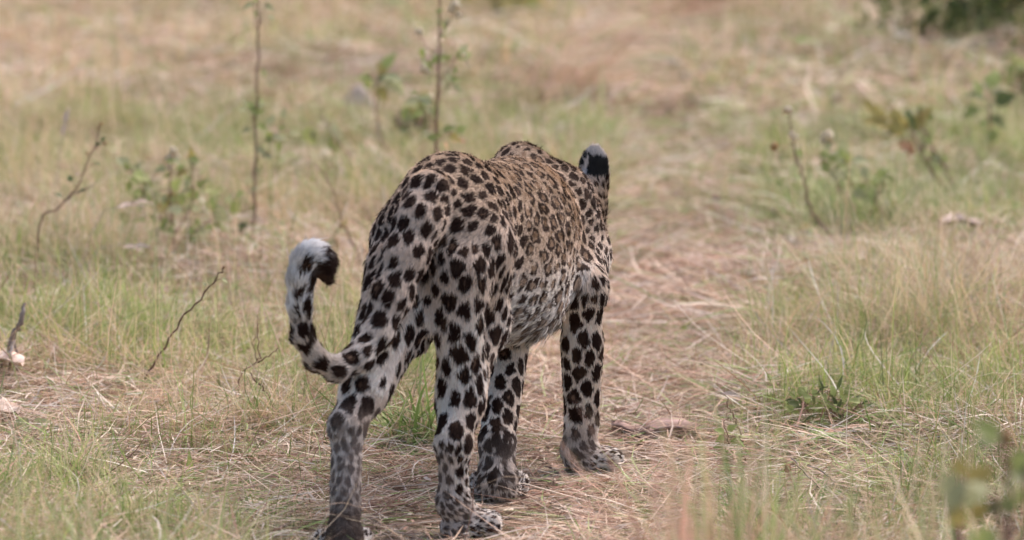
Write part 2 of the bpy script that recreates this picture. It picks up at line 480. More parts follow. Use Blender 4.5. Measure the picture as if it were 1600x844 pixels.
def leaf_shape(kind, seed):
    """unit leaf along +Y with petiole, folded on its midrib, curling down at the tip"""
    r = random.Random(seed)
    prof = {'ovate': [(0, .0), (.06, .02), (.15, .22), (.32, .33), (.52, .30), (.74, .18), (.9, .07), (1, 0)],
            'narrow': [(0, .0), (.08, .03), (.25, .09), (.45, .12), (.65, .10), (.85, .05), (.95, .02), (1, 0)],
            'lobed': [(0, .0), (.08, .03), (.2, .22), (.3, .12), (.45, .3), (.56, .14), (.72, .24), (1, 0)],
            'round': [(0, .0), (.08, .05), (.2, .34), (.42, .45), (.62, .42), (.82, .27), (.94, .1), (1, 0)]}[kind]
    V = []; F = []
    curl = r.uniform(.1, .45); fold = r.uniform(.15, .5); tw = r.uniform(-.3, .3)
    for i, (y_, w_) in enumerate(prof):
        zc = -curl * y_ * y_
        for s in (-1, -.5, 0, .5, 1):
            wv = w_ * r.uniform(.92, 1.08)
            V.append((s * wv + tw * .2 * y_ * y_, y_, zc + abs(s) * wv * fold + .03 * math.sin(9 * y_ + s * 3)))
    for i in range(len(prof) - 1):
        for s in range(4):
            a_ = i * 5 + s
            F.append((a_, a_ + 1, a_ + 6, a_ + 5))
    return V, F
_leafcache = {}
def leaf_mesh(kind, mat, var):
    k = (kind, mat.name, var)
    if k not in _leafcache:
        v, f = leaf_shape(kind, hash(kind) % 7 + var * 13 if False else var * 13 + len(kind))
        _leafcache[k] = poly_mesh('leaf', [(v, f)], mat)
    return _leafcache[k]

def add_leaf(parent, p, size, ang, mat, kind='ovate', name='leaf'):
    o = link(name, leaf_mesh(kind, mat, random.randrange(3)), parent)
    a_ = R(ang) if ang is not None else random.uniform(0, 2 * PI)
    d = Vector((math.cos(a_), random.uniform(-.5, .5), math.sin(a_))).normalized()
    nrm = Vector((random.uniform(-.4, .4), random.uniform(-.9, -.3), random.uniform(.3, 1))).normalized()
    x_ = d.cross(nrm).normalized(); nrm = x_.cross(d).normalized()
    m = Matrix((x_, d, nrm)).transposed().to_4x4()
    o.matrix_parent_inverse = Matrix.Identity(4)
    o.location = Vector(p) - Vector(parent.location)
    o.rotation_euler = m.to_euler()
    size *= 1.18
    o.scale = (size, size, size)
    return o

def blob_mesh(name, mat, r, seed=0, spiky=.3, seg=10, rings=7, squash=1):
    rr = random.Random(seed); V = []; F = []
    V.append((0, 0, -r * squash))
    for i in range(1, rings):
        th = PI * i / rings
        for s in range(seg):
            ph = 2 * PI * s / seg
            q = r * (1 + rr.uniform(-spiky, spiky))
            V.append((q * math.sin(th) * math.cos(ph), q * math.sin(th) * math.sin(ph), -q * squash * math.cos(th)))
    V.append((0, 0, r * squash))
    for s in range(seg): F.append((0, 1 + (s + 1) % seg, 1 + s))
    for i in range(rings - 2):
        for s in range(seg):
            a_ = 1 + i * seg
            F.append((a_ + s, a_ + (s + 1) % seg, a_ + seg + (s + 1) % seg, a_ + seg + s))
    e = len(V) - 1; a_ = 1 + (rings - 2) * seg
    for s in range(seg): F.append((a_ + s, a_ + (s + 1) % seg, e))
    return poly_mesh(name, [(V, F)], mat)

def plant(name, label, cat, base, stems, leaves=(), heads=(), r=0.003, mat=M_BARK, D=None, group=None, jit=.002, leafkind='ovate', depth=.03, lean=0.0, extra=0, exmat=None):
    """base (px,py on the ground); stems: list of (points px,py ; radius factor); leaves: (px,py,size_px,angle,mat[,kind]); heads: (px,py,size_px,mat)"""
    if D is None: D = GD(base[1])
    b = W(base[0], base[1], D)
    b[2] = float(gz(b[0], b[1])[0]) - .005
    root = empty(name, b)
    tag(root, label, cat, group)
    lines = []; tubes = []
    for i, st in enumerate(stems):
        pts, rf = st
        W3 = [W(q[0], q[1], D + lean * (base[1] - q[1]) / 400 + random.uniform(-1, 1) * depth * (0 if (i == 0 and j == 0) else 1)) for j, q in enumerate(pts)]
        if i == 0:
            W3 = [b] + W3
        line = smooth_line(W3, 5, jit)
        lines.append(line)
        if i == 0: tubes.append(tube(line, r * rf, r * rf * .45))
        else: link('branch', poly_mesh('branch', [tube(line, r * rf, r * rf * .45)], mat), root)
    sc = D / FPX
    for lf in leaves:
        kd = lf[5] if len(lf) > 5 else leafkind
        p_ = W(lf[0], lf[1], D + lean * (base[1] - lf[1]) / 400 + random.uniform(-depth, depth))
        allp = [q_ for ln_ in lines for q_ in ln_[3:]] or lines[0]
        near_ = min(allp, key=lambda q_: np.linalg.norm(q_ - p_) + .35 * max(0, q_[2] - p_[2]))
        dd_ = np.linalg.norm(near_ - p_)
        if .006 < dd_ < .16:
            mid_ = (near_ + p_) / 2 + np.array([0, 0, .12 * dd_])
            tubes.append(tube(smooth_line([near_, mid_, p_], 2), max(.0007, r * .32), max(.0005, r * .2), 4))
        add_leaf(root, p_, lf[2] * sc * random.uniform(.9, 1.15), lf[3], lf[4], kd)
    for _ in range(extra):
        ln_ = random.choice(lines); q_ = ln_[random.randrange(len(ln_) // 2, len(ln_))]
        p_ = q_ + np.array([random.gauss(0, .012), random.gauss(0, .012), random.gauss(.004, .01)])
        tubes.append(tube([q_, p_], max(.0006, r * .28), max(.0005, r * .2), 4))
        add_leaf(root, p_, sc * random.uniform(9, 19), None, exmat or random.choice([M_LGREEN, M_LPALE]), leafkind)
    link('stem', poly_mesh('stem', tubes, mat), root)
    for hd in heads:
        p_ = W(hd[0], hd[1], D + lean * (base[1] - hd[1]) / 400)
        hm = blob_mesh('flower_head', hd[3], hd[2] * sc * .5, random.randrange(99), .35)
        nm = 'bud' if hd[3] is M_BUD else 'flower_head'
        o = link(nm, hm, root); o.matrix_parent_inverse = Matrix.Identity(4)
        o.location = Vector(p_) - Vector(b)
    return root

G_, P_, K_, Y_, O_, Dr = M_LGREEN, M_LPALE, M_LDARK, M_LYEL, M_LORANGE, M_LDRY

plant('tall_stem', 'tall straight reddish stem with a few leafy side shoots, left of the raised tail', 'plant stem', (394, 412),
      [([(396, 340), (399, 250), (399, 170), (404, 90), (405, -30)], 1.5),
       ([(400, 232), (412, 222), (432, 208), (438, 195)], .55), ([(400, 250), (415, 243), (424, 236)], .5),
       ([(404, 40), (412, 18), (418, -8)], .6), ([(404, 60), (398, 20), (400, -20)], .5), ([(399, 190), (392, 176), (390, 170)], .5)],
      [(394, 172, 16, 120, G_), (386, 174, 14, 160, P_), (402, 195, 18, -30, G_), (424, 215, 22, 0, P_), (418, 196, 16, 60, P_),
       (434, 204, 16, 30, G_), (441, 186, 14, 80, P_), (408, 240, 16, -20, P_), (392, 200, 14, 200, P_), (430, 222, 18, -60, G_), (401, 262, 14, -60, P_),
       (384, 300, 18, 200, G_), (384, 345, 20, 240, K_), (405, 168, 12, 40, P_), (396, 290, 12, -90, P_), (452, 210, 14, 10, P_)],
      r=.0027, D=9.4, extra=16)
plant('tall_stem', 'tall slender stem with pale flower clusters rising right behind the rump', 'plant stem', (684, 420),
      [([(682, 330), (681, 235), (682, 180), (686, 110), (686, 60), (685, -30)], 1.7),
       ([(686, 60), (700, 38), (710, 20)], .5), ([(682, 82), (668, 74), (656, 56)], .55), ([(683, 135), (700, 108), (716, 92)], .5),
       ([(682, 155), (696, 140), (706, 130)], .45), ([(680, 190), (668, 180), (656, 160)], .45), ([(681, 222), (695, 212), (712, 206)], .5)],
      [(690, 34, 20, -70, G_), (696, 92, 22, 185, G_), (712, 92, 24, 20, G_), (720, 84, 16, 60, P_), (670, 118, 20, 100, G_), (678, 80, 12, 200, Y_),
       (655, 160, 20, 170, P_), (662, 178, 20, 190, G_), (676, 162, 22, 150, P_), (690, 205, 22, 20, G_), (700, 212, 22, -20, Y_), (712, 208, 18, 30, G_),
       (706, 220, 20, 0, O_), (694, 222, 20, -70, O_), (668, 104, 14, 130, P_), (684, 218, 18, 160, G_)],
      [(712, 8, 16, M_FLOWER), (706, 16, 12, M_FLOWER), (716, 24, 11, M_FLOWER), (655, 50, 11, M_FLOWER), (662, 108, 13, M_FLOWER), (668, 112, 9, M_FLOWER), (724, 86, 9, M_FLOWER), (672, 152, 11, M_FLOWER), (700, 205, 10, M_FLOWER)],
      r=.0028, D=9.3, extra=16)
plant('leafy_sprout', 'thin sprout topped by a drooping tuft of leaves between the two tall stems', 'plant', (632, 300),
      [([(618, 262), (596, 215), (588, 170), (588, 128)], 1.4), ([(588, 132), (602, 112), (612, 130), (620, 150)], .6), ([(588, 130), (580, 115), (576, 120)], .6)],
      [(588, 128, 30, 20, K_), (584, 126, 26, 160, G_), (596, 118, 30, -10, K_), (600, 110, 28, 60, G_), (590, 134, 26, -60, Y_), (606, 116, 36, -50, P_), (578, 118, 22, -110, G_), (596, 126, 26, 90, Y_)],
      r=.0034, D=11.2)
plant('bent_stem', 'thin bent stem arching over with two hanging leaves, right of the tall stem', 'plant stem', (600, 305),
      [([(578, 285), (545, 245), (520, 210), (508, 188), (495, 180)], 1.3)],
      [(516, 195, 36, -60, P_), (482, 195, 34, -80, G_), (487, 200, 26, -70, P_), (522, 212, 26, -90, G_)], r=.0032, D=11.0)
plant('dry_stalk', 'dry brown stalk leaning left with small yellowish buds, above the tail tip', 'plant stem', (572, 428),
      [([(556, 392), (536, 350), (522, 305), (505, 272), (492, 254)], 1.4), ([(536, 350), (528, 358), (520, 372)], .6)],
      [(525, 380, 16, 180, P_), (534, 352, 12, 40, Y_)], [(534, 353, 9, M_BUD), (524, 379, 9, M_BUD), (528, 384, 7, M_BUD)], r=.0019, D=8.9)
bush = []
rb = random.Random(5)
for q in [(205, 268), (228, 280), (222, 300), (248, 302), (262, 318), (252, 330), (235, 322), (290, 298), (298, 320), (310, 296), (270, 340), (288, 330), (338, 338), (350, 330),
          (315, 300), (298, 248), (292, 270), (200, 262), (245, 345), (300, 355), (320, 360), (330, 310), (362, 335), (270, 300), (212, 315), (276, 372), (350, 350), (258, 262), (310, 380), (240, 372), (226, 345), (190, 330)]:
    bush.append((q[0] + rb.uniform(-4, 4), q[1] + rb.uniform(-4, 4), rb.uniform(17, 27), rb.uniform(0, 360), rb.choice([G_, G_, P_, P_, G_, G_, Y_])))
plant('leafy_bush', 'low bush of broad leaves with a pale flower head, left of the tall stem', 'bush', (272, 402),
      [([(270, 360), (266, 300), (270, 240)], 1.3), ([(270, 370), (240, 320), (205, 268)], .9), ([(272, 365), (300, 320), (298, 255)], .9),
       ([(275, 380), (320, 350), (350, 330)], .9), ([(268, 350), (248, 320), (228, 290)], .7), ([(280, 385), (300, 370), (315, 362)], .7)],
      bush, [(270, 236, 14, M_FLOWER), (264, 246, 12, M_FLOWER), (277, 246, 10, M_FLOWER), (318, 384, 16, M_FLOWER), (266, 262, 9, M_FLOWER)], r=.0028, D=9.1, depth=.09, leafkind='ovate', extra=60)
plant('thorny_twig', 'dark red thorny twig leaning right with tiny leaves at the far left', 'twig', (52, 392),
      [([(60, 358), (88, 326), (118, 298), (130, 268), (146, 232), (158, 196)], 1.5), ([(100, 313), (124, 300), (138, 294), (151, 284)], 1.0),
       ([(118, 298), (122, 290), (124, 282)], .5), ([(146, 232), (154, 228), (160, 224)], .5), ([(130, 268), (140, 262), (146, 256)], .4)],
      [(148, 226, 10, 10, K_), (158, 222, 9, 60, K_), (148, 256, 9, 0, K_), (112, 284, 12, 120, K_), (134, 296, 14, 200, K_), (98, 308, 12, 150, K_), (126, 272, 8, 180, Dr)],
      [(158, 194, 6, M_BUD), (164, 224, 6, M_BUD), (154, 200, 5, M_BUD), (136, 240, 5, M_BUD)], r=.0015, D=8.4, mat=M_TWIG)
plant('bare_twig', 'long bare brown twig leaning right across the grass, left of the tail', 'twig', (186, 652),
      [([(205, 612), (228, 588), (256, 548), (282, 502), (318, 460), (340, 432), (351, 418)], 1.35), ([(214, 604), (212, 598), (211, 592)], .6)],
      [(346, 436, 10, -20, P_), (322, 448, 8, 120, P_)], [(211, 596, 9, M_BUD), (350, 418, 4, M_BUD), (256, 545, 4, M_BUD)], r=.0019, D=7.15, mat=M_TWIG)
plant('short_twig', 'short thin forked twig poking up just left of the tail bend', 'twig', (372, 590),
      [([(376, 584), (400, 568), (420, 555), (436, 543)], 1.2), ([(405, 565), (404, 535), (402, 492)], .8), ([(400, 568), (398, 530), (406, 498)], .6)], r=.0013, D=7.0, mat=M_TWIG)
plant('short_twig', 'short dark twig leaning left beneath the tail bend', 'twig', (428, 628),
      [([(424, 622), (410, 606), (398, 592), (392, 583)], 1.5), ([(408, 604), (404, 600), (401, 586)], .6)], r=.0015, D=6.9, mat=M_TWIG)
br = plant('dead_branch', 'grey weathered dead branch with curled dry leaves at the left edge', 'branch', (-30, 625),
      [([(-10, 590), (8, 556), (24, 520), (34, 492), (38, 474)], 3.2), ([(20, 528), (16, 560), (10, 600)], 1.6), ([(0, 572), (-20, 560), (-60, 540)], 2.0), ([(22, 520), (26, 560), (32, 590), (20, 612)], 1.2)],
      [(-2, 640, 44, -40, Dr, 'round'), (8, 648, 36, -80, Dr, 'round'), (-6, 700, 44, 20, Dr, 'round'), (0, 566, 24, 200, Dr), (10, 620, 26, -140, Dr)], r=.0026, mat=M_GREY, D=7.2)
plant('seedling', 'pale green seedling with rounded leaves near the bottom left corner', 'plant', (46, 745),
      [([(48, 715), (48, 690), (50, 670)], 1.2)], [(52, 672, 24, 40, P_), (46, 672, 24, 140, P_), (58, 684, 24, 0, P_), (40, 690, 26, 200, P_), (62, 698, 26, -10, P_), (36, 680, 22, 150, P_), (50, 705, 22, -50, P_)], r=.0014, D=6.55, leafkind='round')
plant('broad_leaf_weed', 'low weed with broad upright green leaves left of the trailing hind leg', 'plant', (300, 766),
      [([(301, 758), (303, 748)], 1.2)], [(301, 762, 50, 95, G_, 'narrow'), (304, 764, 40, 70, G_, 'narrow'), (312, 766, 34, 30, G_, 'narrow'), (298, 764, 30, 140, P_, 'narrow')], r=.0016)
plant('broad_leaf_weed', 'low weed with one wide grey green blade beside the hind foot at lower left', 'plant', (384, 764),
      [([(385, 760), (388, 756)], 1.2)], [(385, 760, 46, 25, P_, 'ovate'), (384, 762, 34, 60, G_, 'narrow'), (383, 762, 30, 130, G_, 'narrow')], r=.0016)
plant('broad_leaf_weed', 'green strappy weed standing in the grass below the bare twig, left of the tail', 'plant', (352, 650),
      [([(353, 645), (354, 640)], 1.2)], [(352, 648, 46, 110, G_, 'narrow'), (356, 650, 44, 60, G_, 'narrow'), (348, 650, 40, 150, K_, 'narrow'), (366, 652, 44, 40, K_, 'narrow'), (372, 650, 36, 85, G_, 'narrow')], r=.0016)
plant('bare_sprig', 'slender bare sprig with pale buds at its top, beside the track on the right', 'twig', (1340, 424),
      [([(1328, 398), (1300, 370), (1278, 345), (1265, 318), (1256, 280), (1242, 240), (1237, 205), (1232, 172)], 1.5), ([(1278, 345), (1266, 350), (1256, 366)], .6), ([(1240, 228), (1228, 228), (1214, 229)], .4)],
      [(1266, 350, 18, 200, Y_)], [(1232, 172, 12, M_FLOWER), (1236, 210, 10, M_FLOWER), (1242, 215, 9, M_FLOWER), (1210, 229, 13, M_BUD), (1226, 174, 7, M_BUD)], r=.0027, D=9.3)
lv = []
for q in [(1282, 245), (1310, 235), (1318, 248), (1298, 270), (1330, 252), (1320, 284), (1346, 260), (1374, 274), (1382, 272), (1330, 300), (1372, 300), (1330, 310), (1308, 262), (1350, 320), (1390, 300), (1360, 285), (1345, 298), (1315, 318), (1375, 322), (1335, 340), (1395, 335)]:
    lv.append((q[0], q[1], rb.uniform(17, 25), rb.uniform(0, 360), rb.choice([G_, G_, P_, G_, P_])))
plant('leafy_bush', 'pale green leafy bush right of the track, beside the slender bare sprig', 'bush', (1350, 392),
      [([(1345, 350), (1335, 300), (1318, 250)], 1.2), ([(1348, 360), (1370, 310), (1378, 272)], 1), ([(1345, 350), (1310, 290), (1282, 245)], .8), ([(1350, 370), (1380, 340), (1395, 320)], .7)],
      lv, [(1294, 212, 18, M_FLOWER), (1288, 218, 12, M_FLOWER)], r=.0026, D=9.8, depth=.1, extra=60)
plant('autumn_sprig', 'crooked sprig with lobed yellow and orange leaves, upper right of the track', 'plant', (1512, 338),
      [([(1490, 312), (1466, 282), (1444, 250), (1440, 235), (1448, 222)], 2.0), ([(1442, 245), (1462, 250), (1470, 246)], 1.0), ([(1505, 318), (1480, 270), (1460, 235), (1444, 205), (1438, 180), (1436, 165)], 1.1),
       ([(1440, 236), (1432, 222), (1424, 206), (1404, 196)], 1.0)],
      [(1386, 196, 44, 130, Y_, 'lobed'), (1396, 206, 46, 150, Y_, 'lobed'), (1408, 216, 42, 105, Y_, 'lobed'), (1414, 218, 30, -60, O_, 'lobed'), (1402, 222, 26, -30, O_, 'lobed'),
       (1422, 204, 30, 130, Y_, 'lobed'), (1426, 206, 38, 60, Y_, 'lobed'), (1430, 206, 30, 110, K_, 'lobed'), (1434, 200, 28, 80, K_, 'lobed'), (1420, 200, 30, 190, K_, 'lobed'), (1370, 186, 36, 120, Y_, 'lobed')],
      r=.0038, D=10.6, extra=10, lean=0)
plant('leafy_sprout', 'dark leafed sprout hanging leaves near the right edge, behind the orange leaved sprig', 'plant', (1560, 330),
      [([(1554, 290), (1548, 230), (1546, 180), (1544, 140)], 1.3), ([(1548, 225), (1556, 240), (1560, 250)], .8)],
      [(1540, 155, 30, 160, K_), (1545, 140, 30, 70, G_), (1552, 160, 30, 20, K_), (1532, 170, 26, 200, G_), (1548, 180, 28, -40, K_), (1536, 150, 26, 120, G_), (1550, 200, 26, -90, G_),
       (1556, 246, 36, -60, K_), (1558, 248, 36, -110, K_), (1562, 250, 36, -20, G_), (1552, 246, 30, 190, K_)], r=.0036, D=11.6, depth=.06, extra=14)
plant('broad_leaf_weed', 'bright green broad leaved weed at the foot of the bare sprig', 'plant', (1368, 436),
      [([(1368, 430), (1366, 424)], 1.2)], [(1366, 430, 44, 150, G_), (1370, 430, 42, 100, G_), (1374, 432, 40, 30, G_), (1360, 432, 38, 195, G_), (1372, 436, 34, -10, G_), (1368, 428, 34, 70, P_)], r=.0018, D=9.0)
plant('broad_leaf_weed', 'small weed of dark strap leaves growing on the track, right of the front leg', 'plant', (1062, 530),
      [([(1062, 526), (1062, 522)], 1.2)], [(1060, 528, 40, 25, K_, 'ovate'), (1058, 530, 32, 60, G_, 'narrow'), (1052, 530, 30, 140, G_, 'narrow')], r=.0016)
sl = []
for i in range(110):
    px = rb.uniform(1238, 1354); py = rb.uniform(602, 672) + abs(px - 1300) * .25
    sl.append((px, py, rb.uniform(12, 21), rb.uniform(-20, 200), rb.choice([K_, G_, G_, G_]), 'narrow' if rb.random() < .75 else 'ovate'))
plant('seedling_clump', 'clump of small dark green leafed seedlings in the right verge', 'plant', (1300, 706),
      [([(1300, 670), (1302, 640), (1304, 615)], 1.3), ([(1296, 690), (1270, 655), (1256, 636)], 1), ([(1302, 690), (1330, 650), (1340, 625)], 1), ([(1290, 690), (1284, 650), (1280, 622)], .8)],
      sl, r=.0014, D=6.75, depth=.06)
plant('dry_sprig', 'brown dry sprig with a bleached dead leaf on top, right of the front paw', 'plant', (1165, 738),
      [([(1162, 715), (1158, 690), (1150, 660), (1140, 640), (1138, 622)], 1.5), ([(1142, 700), (1134, 665), (1140, 645)], .9), ([(1136, 720), (1132, 690), (1134, 672)], .9)],
      [(1126, 614, 30, 0, Dr, 'narrow'), (1133, 678, 18, 150, G_), (1136, 674, 18, 40, G_), (1134, 684, 16, 190, G_), (1140, 690, 16, -10, G_), (1130, 700, 16, 170, G_), (1138, 700, 14, 10, P_)], r=.0015, D=6.6)
plant('bare_twig', 'thin pale forked twig lying up out of the grass at lower right', 'twig', (1395, 858),
      [([(1370, 832), (1330, 806), (1302, 782), (1270, 750), (1236, 716)], 1.5), ([(1300, 780), (1304, 762), (1298, 745), (1262, 728)], 1.1), ([(1276, 756), (1270, 780), (1266, 796)], .9)],
      [], [(1231, 732, 12, M_BUD)], r=.002, mat=M_GREY, D=6.15)
plant('bare_twig', 'dark twig slanting up through the tangled grass at the right edge', 'twig', (1555, 560),
      [([(1560, 550), (1588, 520), (1620, 488)], 1.2), ([(1572, 535), (1566, 560), (1546, 590)], .8)], r=.0018, D=7.6)

# blurred plants close to the camera, lower right corner
fl = []
for q in [(1570, 690), (1555, 700), (1585, 700), (1560, 690), (1580, 740), (1555, 760), (1545, 770), (1600, 760), (1570, 790), (1540, 800), (1590, 800), (1610, 720), (1560, 830), (1600, 840)]:
    fl.append((q[0], q[1], rb.uniform(30, 44), rb.uniform(0, 360), rb.choice([P_, G_, P_, K_])))
plant('foreground_weed', 'soft focus leafy weed close to the camera at the bottom right corner', 'plant', (1585, 1240),
      [([(1583, 1000), (1580, 844), (1576, 760), (1568, 700)], 1.6), ([(1582, 880), (1560, 800), (1545, 765)], 1), ([(1582, 900), (1600, 820), (1606, 730)], 1)],
      fl, [(1570, 684, 26, M_BUD)], r=.003, D=3.75, depth=.05)
fl = [(q[0], q[1], rb.uniform(30, 46), rb.uniform(20, 160), rb.choice([Y_, P_, G_, Y_])) for q in [(1495, 770), (1505, 790), (1485, 800), (1500, 745), (1515, 810), (1490, 825), (1478, 780), (1508, 760)]]
plant('foreground_weed', 'blurred yellowish weed near the bottom edge, left of the corner weed', 'plant', (1500, 1230),
      [([(1500, 1000), (1500, 850), (1502, 790), (1506, 740)], 1.4), ([(1500, 870), (1486, 810), (1478, 780)], .8)], fl, r=.0026, D=3.8, depth=.05)

# ------------------------------------------------------------------ tussocks (each a clump on its own)
def tussock(name, label, px, py, rad, n_, L0, wd_, pal, az0=None, azs=9.0, lean0=28, leans=20, bend0=55, D=None, S=5, mix=None, cat='grass tussock', tone=1.0, group=None):
    D = GD(py) if D is None else D
    b = W(px, py, D); rr_ = rad * 1.5 * np.sqrt(rng.random(n_)); ra_ = rng.uniform(0, 6.283, n_); x = b[0] + rr_ * np.cos(ra_); y = b[1] + rr_ * np.sin(ra_)
    P = np.column_stack([x, y, gz(x, y) - .004])
    az = rng.uniform(0, 2 * PI, n_) if az0 is None else rng.normal(R(az0), R(azs), n_)
    c = pick(pal, n_, .14) * tone
    if mix:
        m = rng.random(n_) < mix[1]; c[m] = pick(mix[0], int(m.sum()))
    L = L0 * rng.uniform(.45, 1.15, n_)
    me = blade_mesh(name, P, L, wd_ * rng.uniform(.6, 1.3, n_), az, np.abs(rng.normal(R(lean0), R(leans), n_)), rng.normal(R(bend0), R(28), n_), np.clip(c * .85, 0, .9), np.clip(c * 1.08, 0, .9), S=S)
    o = link(name, me); tag(o, label, cat, group)
    return o
PAL['pink'] = [(0.62, 0.38, 0.30), (0.55, 0.36, 0.27), (0.66, 0.46, 0.36), (0.52, 0.40, 0.28)]
tussock('grass_tussock', 'lush clump of strappy green grass seen between the two hind legs', 652, 655, .045, 190, .20, .0055, 'green', lean0=30, leans=20, bend0=50, D=6.75, mix=('dry', .2))
tussock('grass_tussock', 'large bleached tussock arching left over the right verge, beyond the dark seedlings', 1440, 560, .12, 760, .33, .0022, 'dry', mix=('green', .25))
tussock('grass_tussock', 'tangled straw tussock against the right edge, halfway up', 1560, 520, .14, 760, .33, .0022, 'dry', mix=('straw', .4))
tussock('grass_tussock', 'straw coloured tussock above the largest one, nearer the bare sprig', 1400, 470, .13, 520, .28, .0022, 'dry', mix=('green', .2))
tussock('grass_tussock', 'thin green and straw tussock right behind the dark seedlings', 1345, 640, .06, 240, .20, .002, 'dry', mix=('green', .5))
tussock('grass_tussock', 'spreading straw tussock with fallen stems left of the bare twig, mid left', 95, 455, .18, 900, .30, .0023, 'dry', mix=('green', .35))
tussock('grass_tussock', 'pale straw tussock at the left edge above the dead branch', 15, 440, .14, 520, .30, .0023, 'dry', mix=('straw', .4))
tussock('grass_tussock', 'green tipped tussock at the lower left, under the pale seedling', 120, 790, .035, 420, .15, .002, 'green', mix=('dry', .45))
tussock('grass_tussock', 'low dry tussock between the bare twig and the trailing hind leg', 430, 690, .06, 420, .16, .002, 'dry', mix=('green', .4))
tussock('grass_tussock', 'wispy straw tussock on the verge below the dead seedling at lower right', 1480, 700, .08, 260, .18, .002, 'dry', mix=('green', .4))
tussock('grass_tussock', 'green tuft at the bottom edge right of the track', 1190, 830, .05, 220, .13, .0022, 'green', mix=('dry', .3))
tussock('grass_tussock', 'bright green tuft in front of the autumn coloured sprig', 1490, 352, .14, 600, .22, .003, 'green', mix=('dry', .3))
tussock('grass_tussock', 'green tuft at the foot of the pale leafy bush on the right', 1335, 388, .10, 640, .25, .003, 'green', mix=('dry', .3))
tussock('pink_grass_tussock', 'pinkish grass plumes drooping right beside the track at top centre', 850, 130, .14, 150, .85, .0045, 'pink', az0=-8, azs=16, lean0=30, leans=14, bend0=75, S=5, D=14.0, tone=1.35, mix=('dry', .2))
tussock('pink_grass_tussock', 'fainter pinkish plumes at the top, right of the brighter ones', 1070, 62, .15, 200, .8, .007, 'pink', az0=-20, azs=30, lean0=20, leans=14, bend0=80, S=5, D=18)
tussock('foreground_grass', 'soft focus pinkish seeding grass at the bottom edge, left of centre right', 1085, 1120, .035, 170, .46, .0042, 'pink', lean0=8, leans=7, bend0=22, D=4.45, cat='grass')
tussock('foreground_grass', 'soft focus green and straw grass at the bottom edge beside the pinkish seeding stems', 1150, 1110, .04, 200, .44, .004, 'green', lean0=8, leans=8, bend0=24, D=4.55, mix=('dry', .5), cat='grass')
tussock('foreground_grass', 'blurred pale grass at the bottom edge under the foreground weeds', 1430, 1120, .09, 200, .42, .0036, 'dry', lean0=10, leans=8, bend0=30, D=4.5, mix=('green', .4), cat='grass')
tussock('foreground_grass', 'blurred green grass along the bottom left edge', 130, 1100, .12, 420, .30, .003, 'green', lean0=12, leans=8, bend0=30, D=4.7, mix=('dry', .4), cat='grass')

plant('grass_stalk', 'bleached seeding grass stalk arching right, under the leafy bush at left', 'grass stalk', (120, 420),
      [([(150, 395), (190, 384), (220, 380)], 1.0)], [(190, 386, 30, 8, Dr, 'narrow'), (208, 383, 26, 0, Dr, 'narrow')], r=.0016, mat=M_LDRY, D=8.6)
plant('grass_stalk', 'pale seeding grass stalk crossing in front of the leafy bush stems at left', 'grass stalk', (110, 385),
      [([(150, 348), (180, 324), (232, 312)], 1.0)], [(180, 325, 34, 18, Dr, 'narrow'), (204, 318, 30, 14, Dr, 'narrow')], r=.0016, mat=M_LDRY, D=8.7)
plant('grass_stalk', 'tall pale grass stalk standing by itself right of the thorny twig', 'grass stalk', (86, 300),
      [([(92, 250), (98, 210), (104, 172)], 1.0)], [(97, 214, 26, 80, Dr, 'narrow'), (100, 196, 26, 78, Dr, 'narrow')], r=.0016, mat=M_LDRY, D=9.6)
plant('grass_stalk', 'long fallen straw stalk bowed across the grass left of the bare twig', 'grass stalk', (190, 540),
      [([(186, 500), (160, 478), (136, 472)], 1.0)], r=.0012, mat=M_LDRY, D=7.5)
plant('grass_stalk', 'bent bleached stalk standing among the straw below the bare twig', 'grass stalk', (208, 775),
      [([(207, 740), (206, 706), (198, 688)], 1.2)], r=.0014, mat=M_LDRY, D=6.45)
# background shrubs
def shrub(label, px, py, D, w_, h_, n_, mat, mat2):
    b = W(px, py, D); b[2] = float(gz(b[0], b[1])[0])
    root = empty('shrub', b); tag(root, label, 'bush')
    rs = np.random.default_rng(int(px) + 3)
    stems_ = []
    tips = []
    for i in range(9):
        e = b + np.array([rs.normal(0, w_ * .33), rs.normal(0, w_ * .3), h_ * rs.uniform(.5, 1)])
        midp = b + (e - b) * .5 + np.array([rs.normal(0, .05), rs.normal(0, .05), .03])
        tips.append(b + np.array([rs.normal(0, w_ * .4), rs.normal(0, w_ * .3), rs.uniform(.05, .3) * h_]))
        stems_.append(tube(smooth_line([b, midp, e], 4, .01), .014, .004, 5)); tips += [e, (midp + e) / 2]
    link('stem', poly_mesh('stem', stems_, M_BARK), root)
    for mt, frac in ((mat, .65), (mat2, .35)):
        nn = int(n_ * frac)
        cen = np.array(tips)[rs.integers(0, len(tips), nn)] + rs.normal(0, w_ * (.13 if w_ > .3 else .42), (nn, 3))
        cen[:, 2] = np.maximum(cen[:, 2], b[2] + .03)
        u = rs.normal(0, 1, (nn, 3)); u /= np.linalg.norm(u, axis=1)[:, None]
        v = np.cross(u, rs.normal(0, 1, (nn, 3))); v /= np.linalg.norm(v, axis=1)[:, None]
        s_ = rs.uniform(.02, .045, (nn, 1))
        Vv = np.stack([cen - u * s_, cen + v * s_ * .45, cen + u * s_, cen - v * s_ * .45], 1).reshape(-1, 3)
        o = link('foliage', raw_mesh('foliage', Vv, quads=np.arange(nn * 4).reshape(-1, 4), mat=mt), root); o['kind'] = 'stuff'
    return root
shrub('green shrub in deep blur at the top right corner', 1535, 98, 16.6, .80, .7, 2600, M_LGREEN, M_LDARK)
shrub('green shrub partly in frame at the right edge, below the corner shrub', 1612, 215, 13.4, .12, .16, 200, M_LGREEN, M_LDARK)
